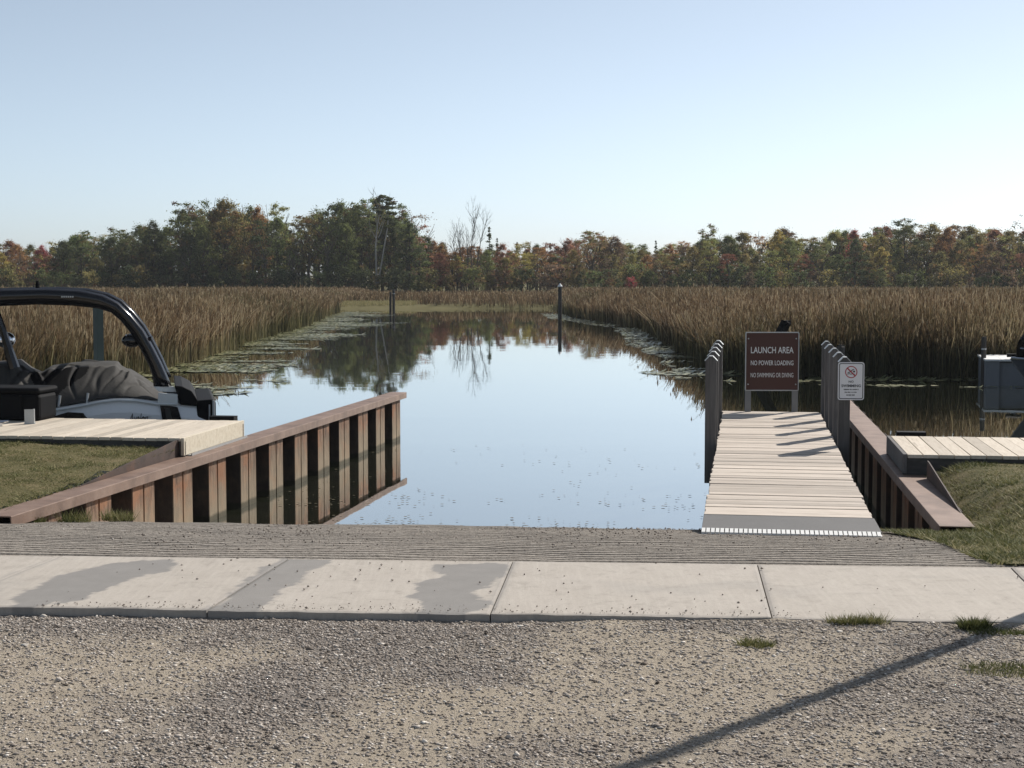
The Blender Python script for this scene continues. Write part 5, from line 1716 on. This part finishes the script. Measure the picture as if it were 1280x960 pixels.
# rows that fill the wood
MIX_L = ['dark green', 'dark green', 'green', 'green', 'olive']
MIX_C = ['orange', 'rust red', 'olive', 'green', 'brown', 'yellow green']
MIX_R = ['olive', 'orange', 'olive', 'green', 'yellow green', 'rust red', 'brown', 'light green', 'green', 'dark green', 'olive', 'light green']
for d0_, step, drop0, drop1 in ((203, 20, 2, 36), (212, 16, -4, 20), (222, 17, -4, 12), (233, 20, 0, 8)):
    x = -95 + random.uniform(0, 10)
    while x < 1375:
        mixc = MIX_L if 75 < x < 520 else (MIX_C if x < 75 or x < 700 else MIX_R)
        yt = env(x) + random.uniform(drop0, drop1) + (10 if 200 < x < 520 and d0_ > 220 else 0)
        yt = min(yt, 322) - (5 if x > 640 else 0)
        k = random.choices(['round', 'airy', 'sparse'], [5, 3, 1.5])[0]
        tree(k, x, yt, d0_ + random.uniform(-4, 4), random.choice(mixc), random.choice((0, 0.05, 0.15, 0.3)) * (0.4 if 75 < x < 520 else 1), None, 0.95 if 200 < x < 520 else 1.1)
        x += step * random.uniform(0.75, 1.25)
x = -90
while x < 1370:                      # undergrowth in front of the trunks
    mixc = ['dark green', 'dark green', 'green', 'olive'] if 60 < x < 560 else ['olive', 'green', 'dark green', 'brown', 'green']
    tree('shrub', x, random.uniform(328, 346), 198 + random.uniform(-2.5, 4), random.choice(mixc), random.choice((0, 0, 0.2)), None, 1.0)
    x += random.uniform(11, 19)

# birch with white stems
random.seed(5)
p = D(470, 244, 202); gzz = gz(p.x, 202); HB = p.z - gzz
bi = empty('birch_tree', (p.x, 202, gzz)); tag(bi, 'tall birch with two white trunks and green top above the bank', 'tree')
m = MB()
m.tube([(0, 0, -0.2), (0.0, 0, 2.5), (-0.1, 0, 6.0), (0.2, 0, 9.0), (0.9, 0, HB * 0.93)], [0.16, 0.13, 0.11, 0.08, 0.04], 7)
m.tube([(0.1, 0, 0.6), (0.55, -0.2, 3.0), (1.05, -0.2, 6.0), (1.5, -0.1, 8.5), (1.6, 0, HB * 0.85)], [0.11, 0.10, 0.08, 0.06, 0.03], 7)
ends = []
for z0 in np.linspace(6.5, 11, 9):
    a = random.uniform(0, 6.28)
    ends += limb(m, Vector((0.2 + (z0 - 6.5) * 0.12, 0, z0)), Vector((math.cos(a) * 0.6, math.sin(a) * 0.6, 0.9)).normalized(), random.uniform(1.5, 2.6), 0.06, 1, n=4)
m.build('trunk', M['birch'], bi)
cr = link('crown', crown_mesh('crown', HB * 0.46, 'airy', 777), bi); cr.location = (1.0, 0, HB * 0.54); cr.scale = (1.35, 1.35, 1); cr.color = (*COLS['green'], 0.05)
# bare tree
p = D(584, 268, 201); gzz = gz(p.x, 201); HD = p.z - gzz
bt = empty('bare_tree', (p.x, 201, gzz)); tag(bt, 'bare grey tree with several stems at the end of the channel', 'tree')
random.seed(12)
m = MB()
for k, (lx, hh) in enumerate(((-0.28, 0.92), (-0.08, 0.8), (0.1, 0.92), (0.3, 0.85), (-0.45, 0.7))):
    base_p = Vector((lx * 1.2 + 0.3, random.uniform(-0.3, 0.3), -0.2)); dv = Vector((lx * 0.55, random.uniform(-0.1, 0.1), 1)).normalized()
    top = base_p + dv * HD * hh
    m.tube([base_p, base_p + dv * HD * 0.3, base_p + dv * HD * 0.55 + Vector((random.gauss(0, .15), 0, 0)), top], [0.11, 0.085, 0.055, 0.025], 6, cap=False)
    for q in range(9):
        f = random.uniform(0.38, 0.98); a = random.uniform(0, 6.28)
        nd = (dv + Vector((math.cos(a) * 0.55, math.sin(a) * 0.4, random.uniform(-0.1, 0.3)))).normalized()
        limb(m, base_p + dv * HD * hh * f, nd, HD * random.uniform(0.12, 0.24), 0.038, 2, spread=0.45, n=3, kids=(2, 4), wob=0.12, up=0.3)
m.build('trunk', M['deadbark'], bt)

# ------------------------------------------------------------------ thin autumn haze over the marsh
t = NT('haze'); t.n.remove(t.p)
pv = t.new('ShaderNodeVolumePrincipled'); pv.inputs['Color'].default_value = (0.86, 0.90, 0.95, 1)
pv.inputs['Density'].default_value = 0.00019; pv.inputs['Anisotropy'].default_value = 0.2
t.link(pv.outputs[0], t.out.inputs['Volume'])
m = MB(); m.box(-1600, 1600, -70, 3995, -2.6, 19.0)
hz = m.build('haze', t.m); hz['kind'] = 'stuff'; hz['label'] = 'thin pale haze over the marsh and wood'; hz['category'] = 'haze'
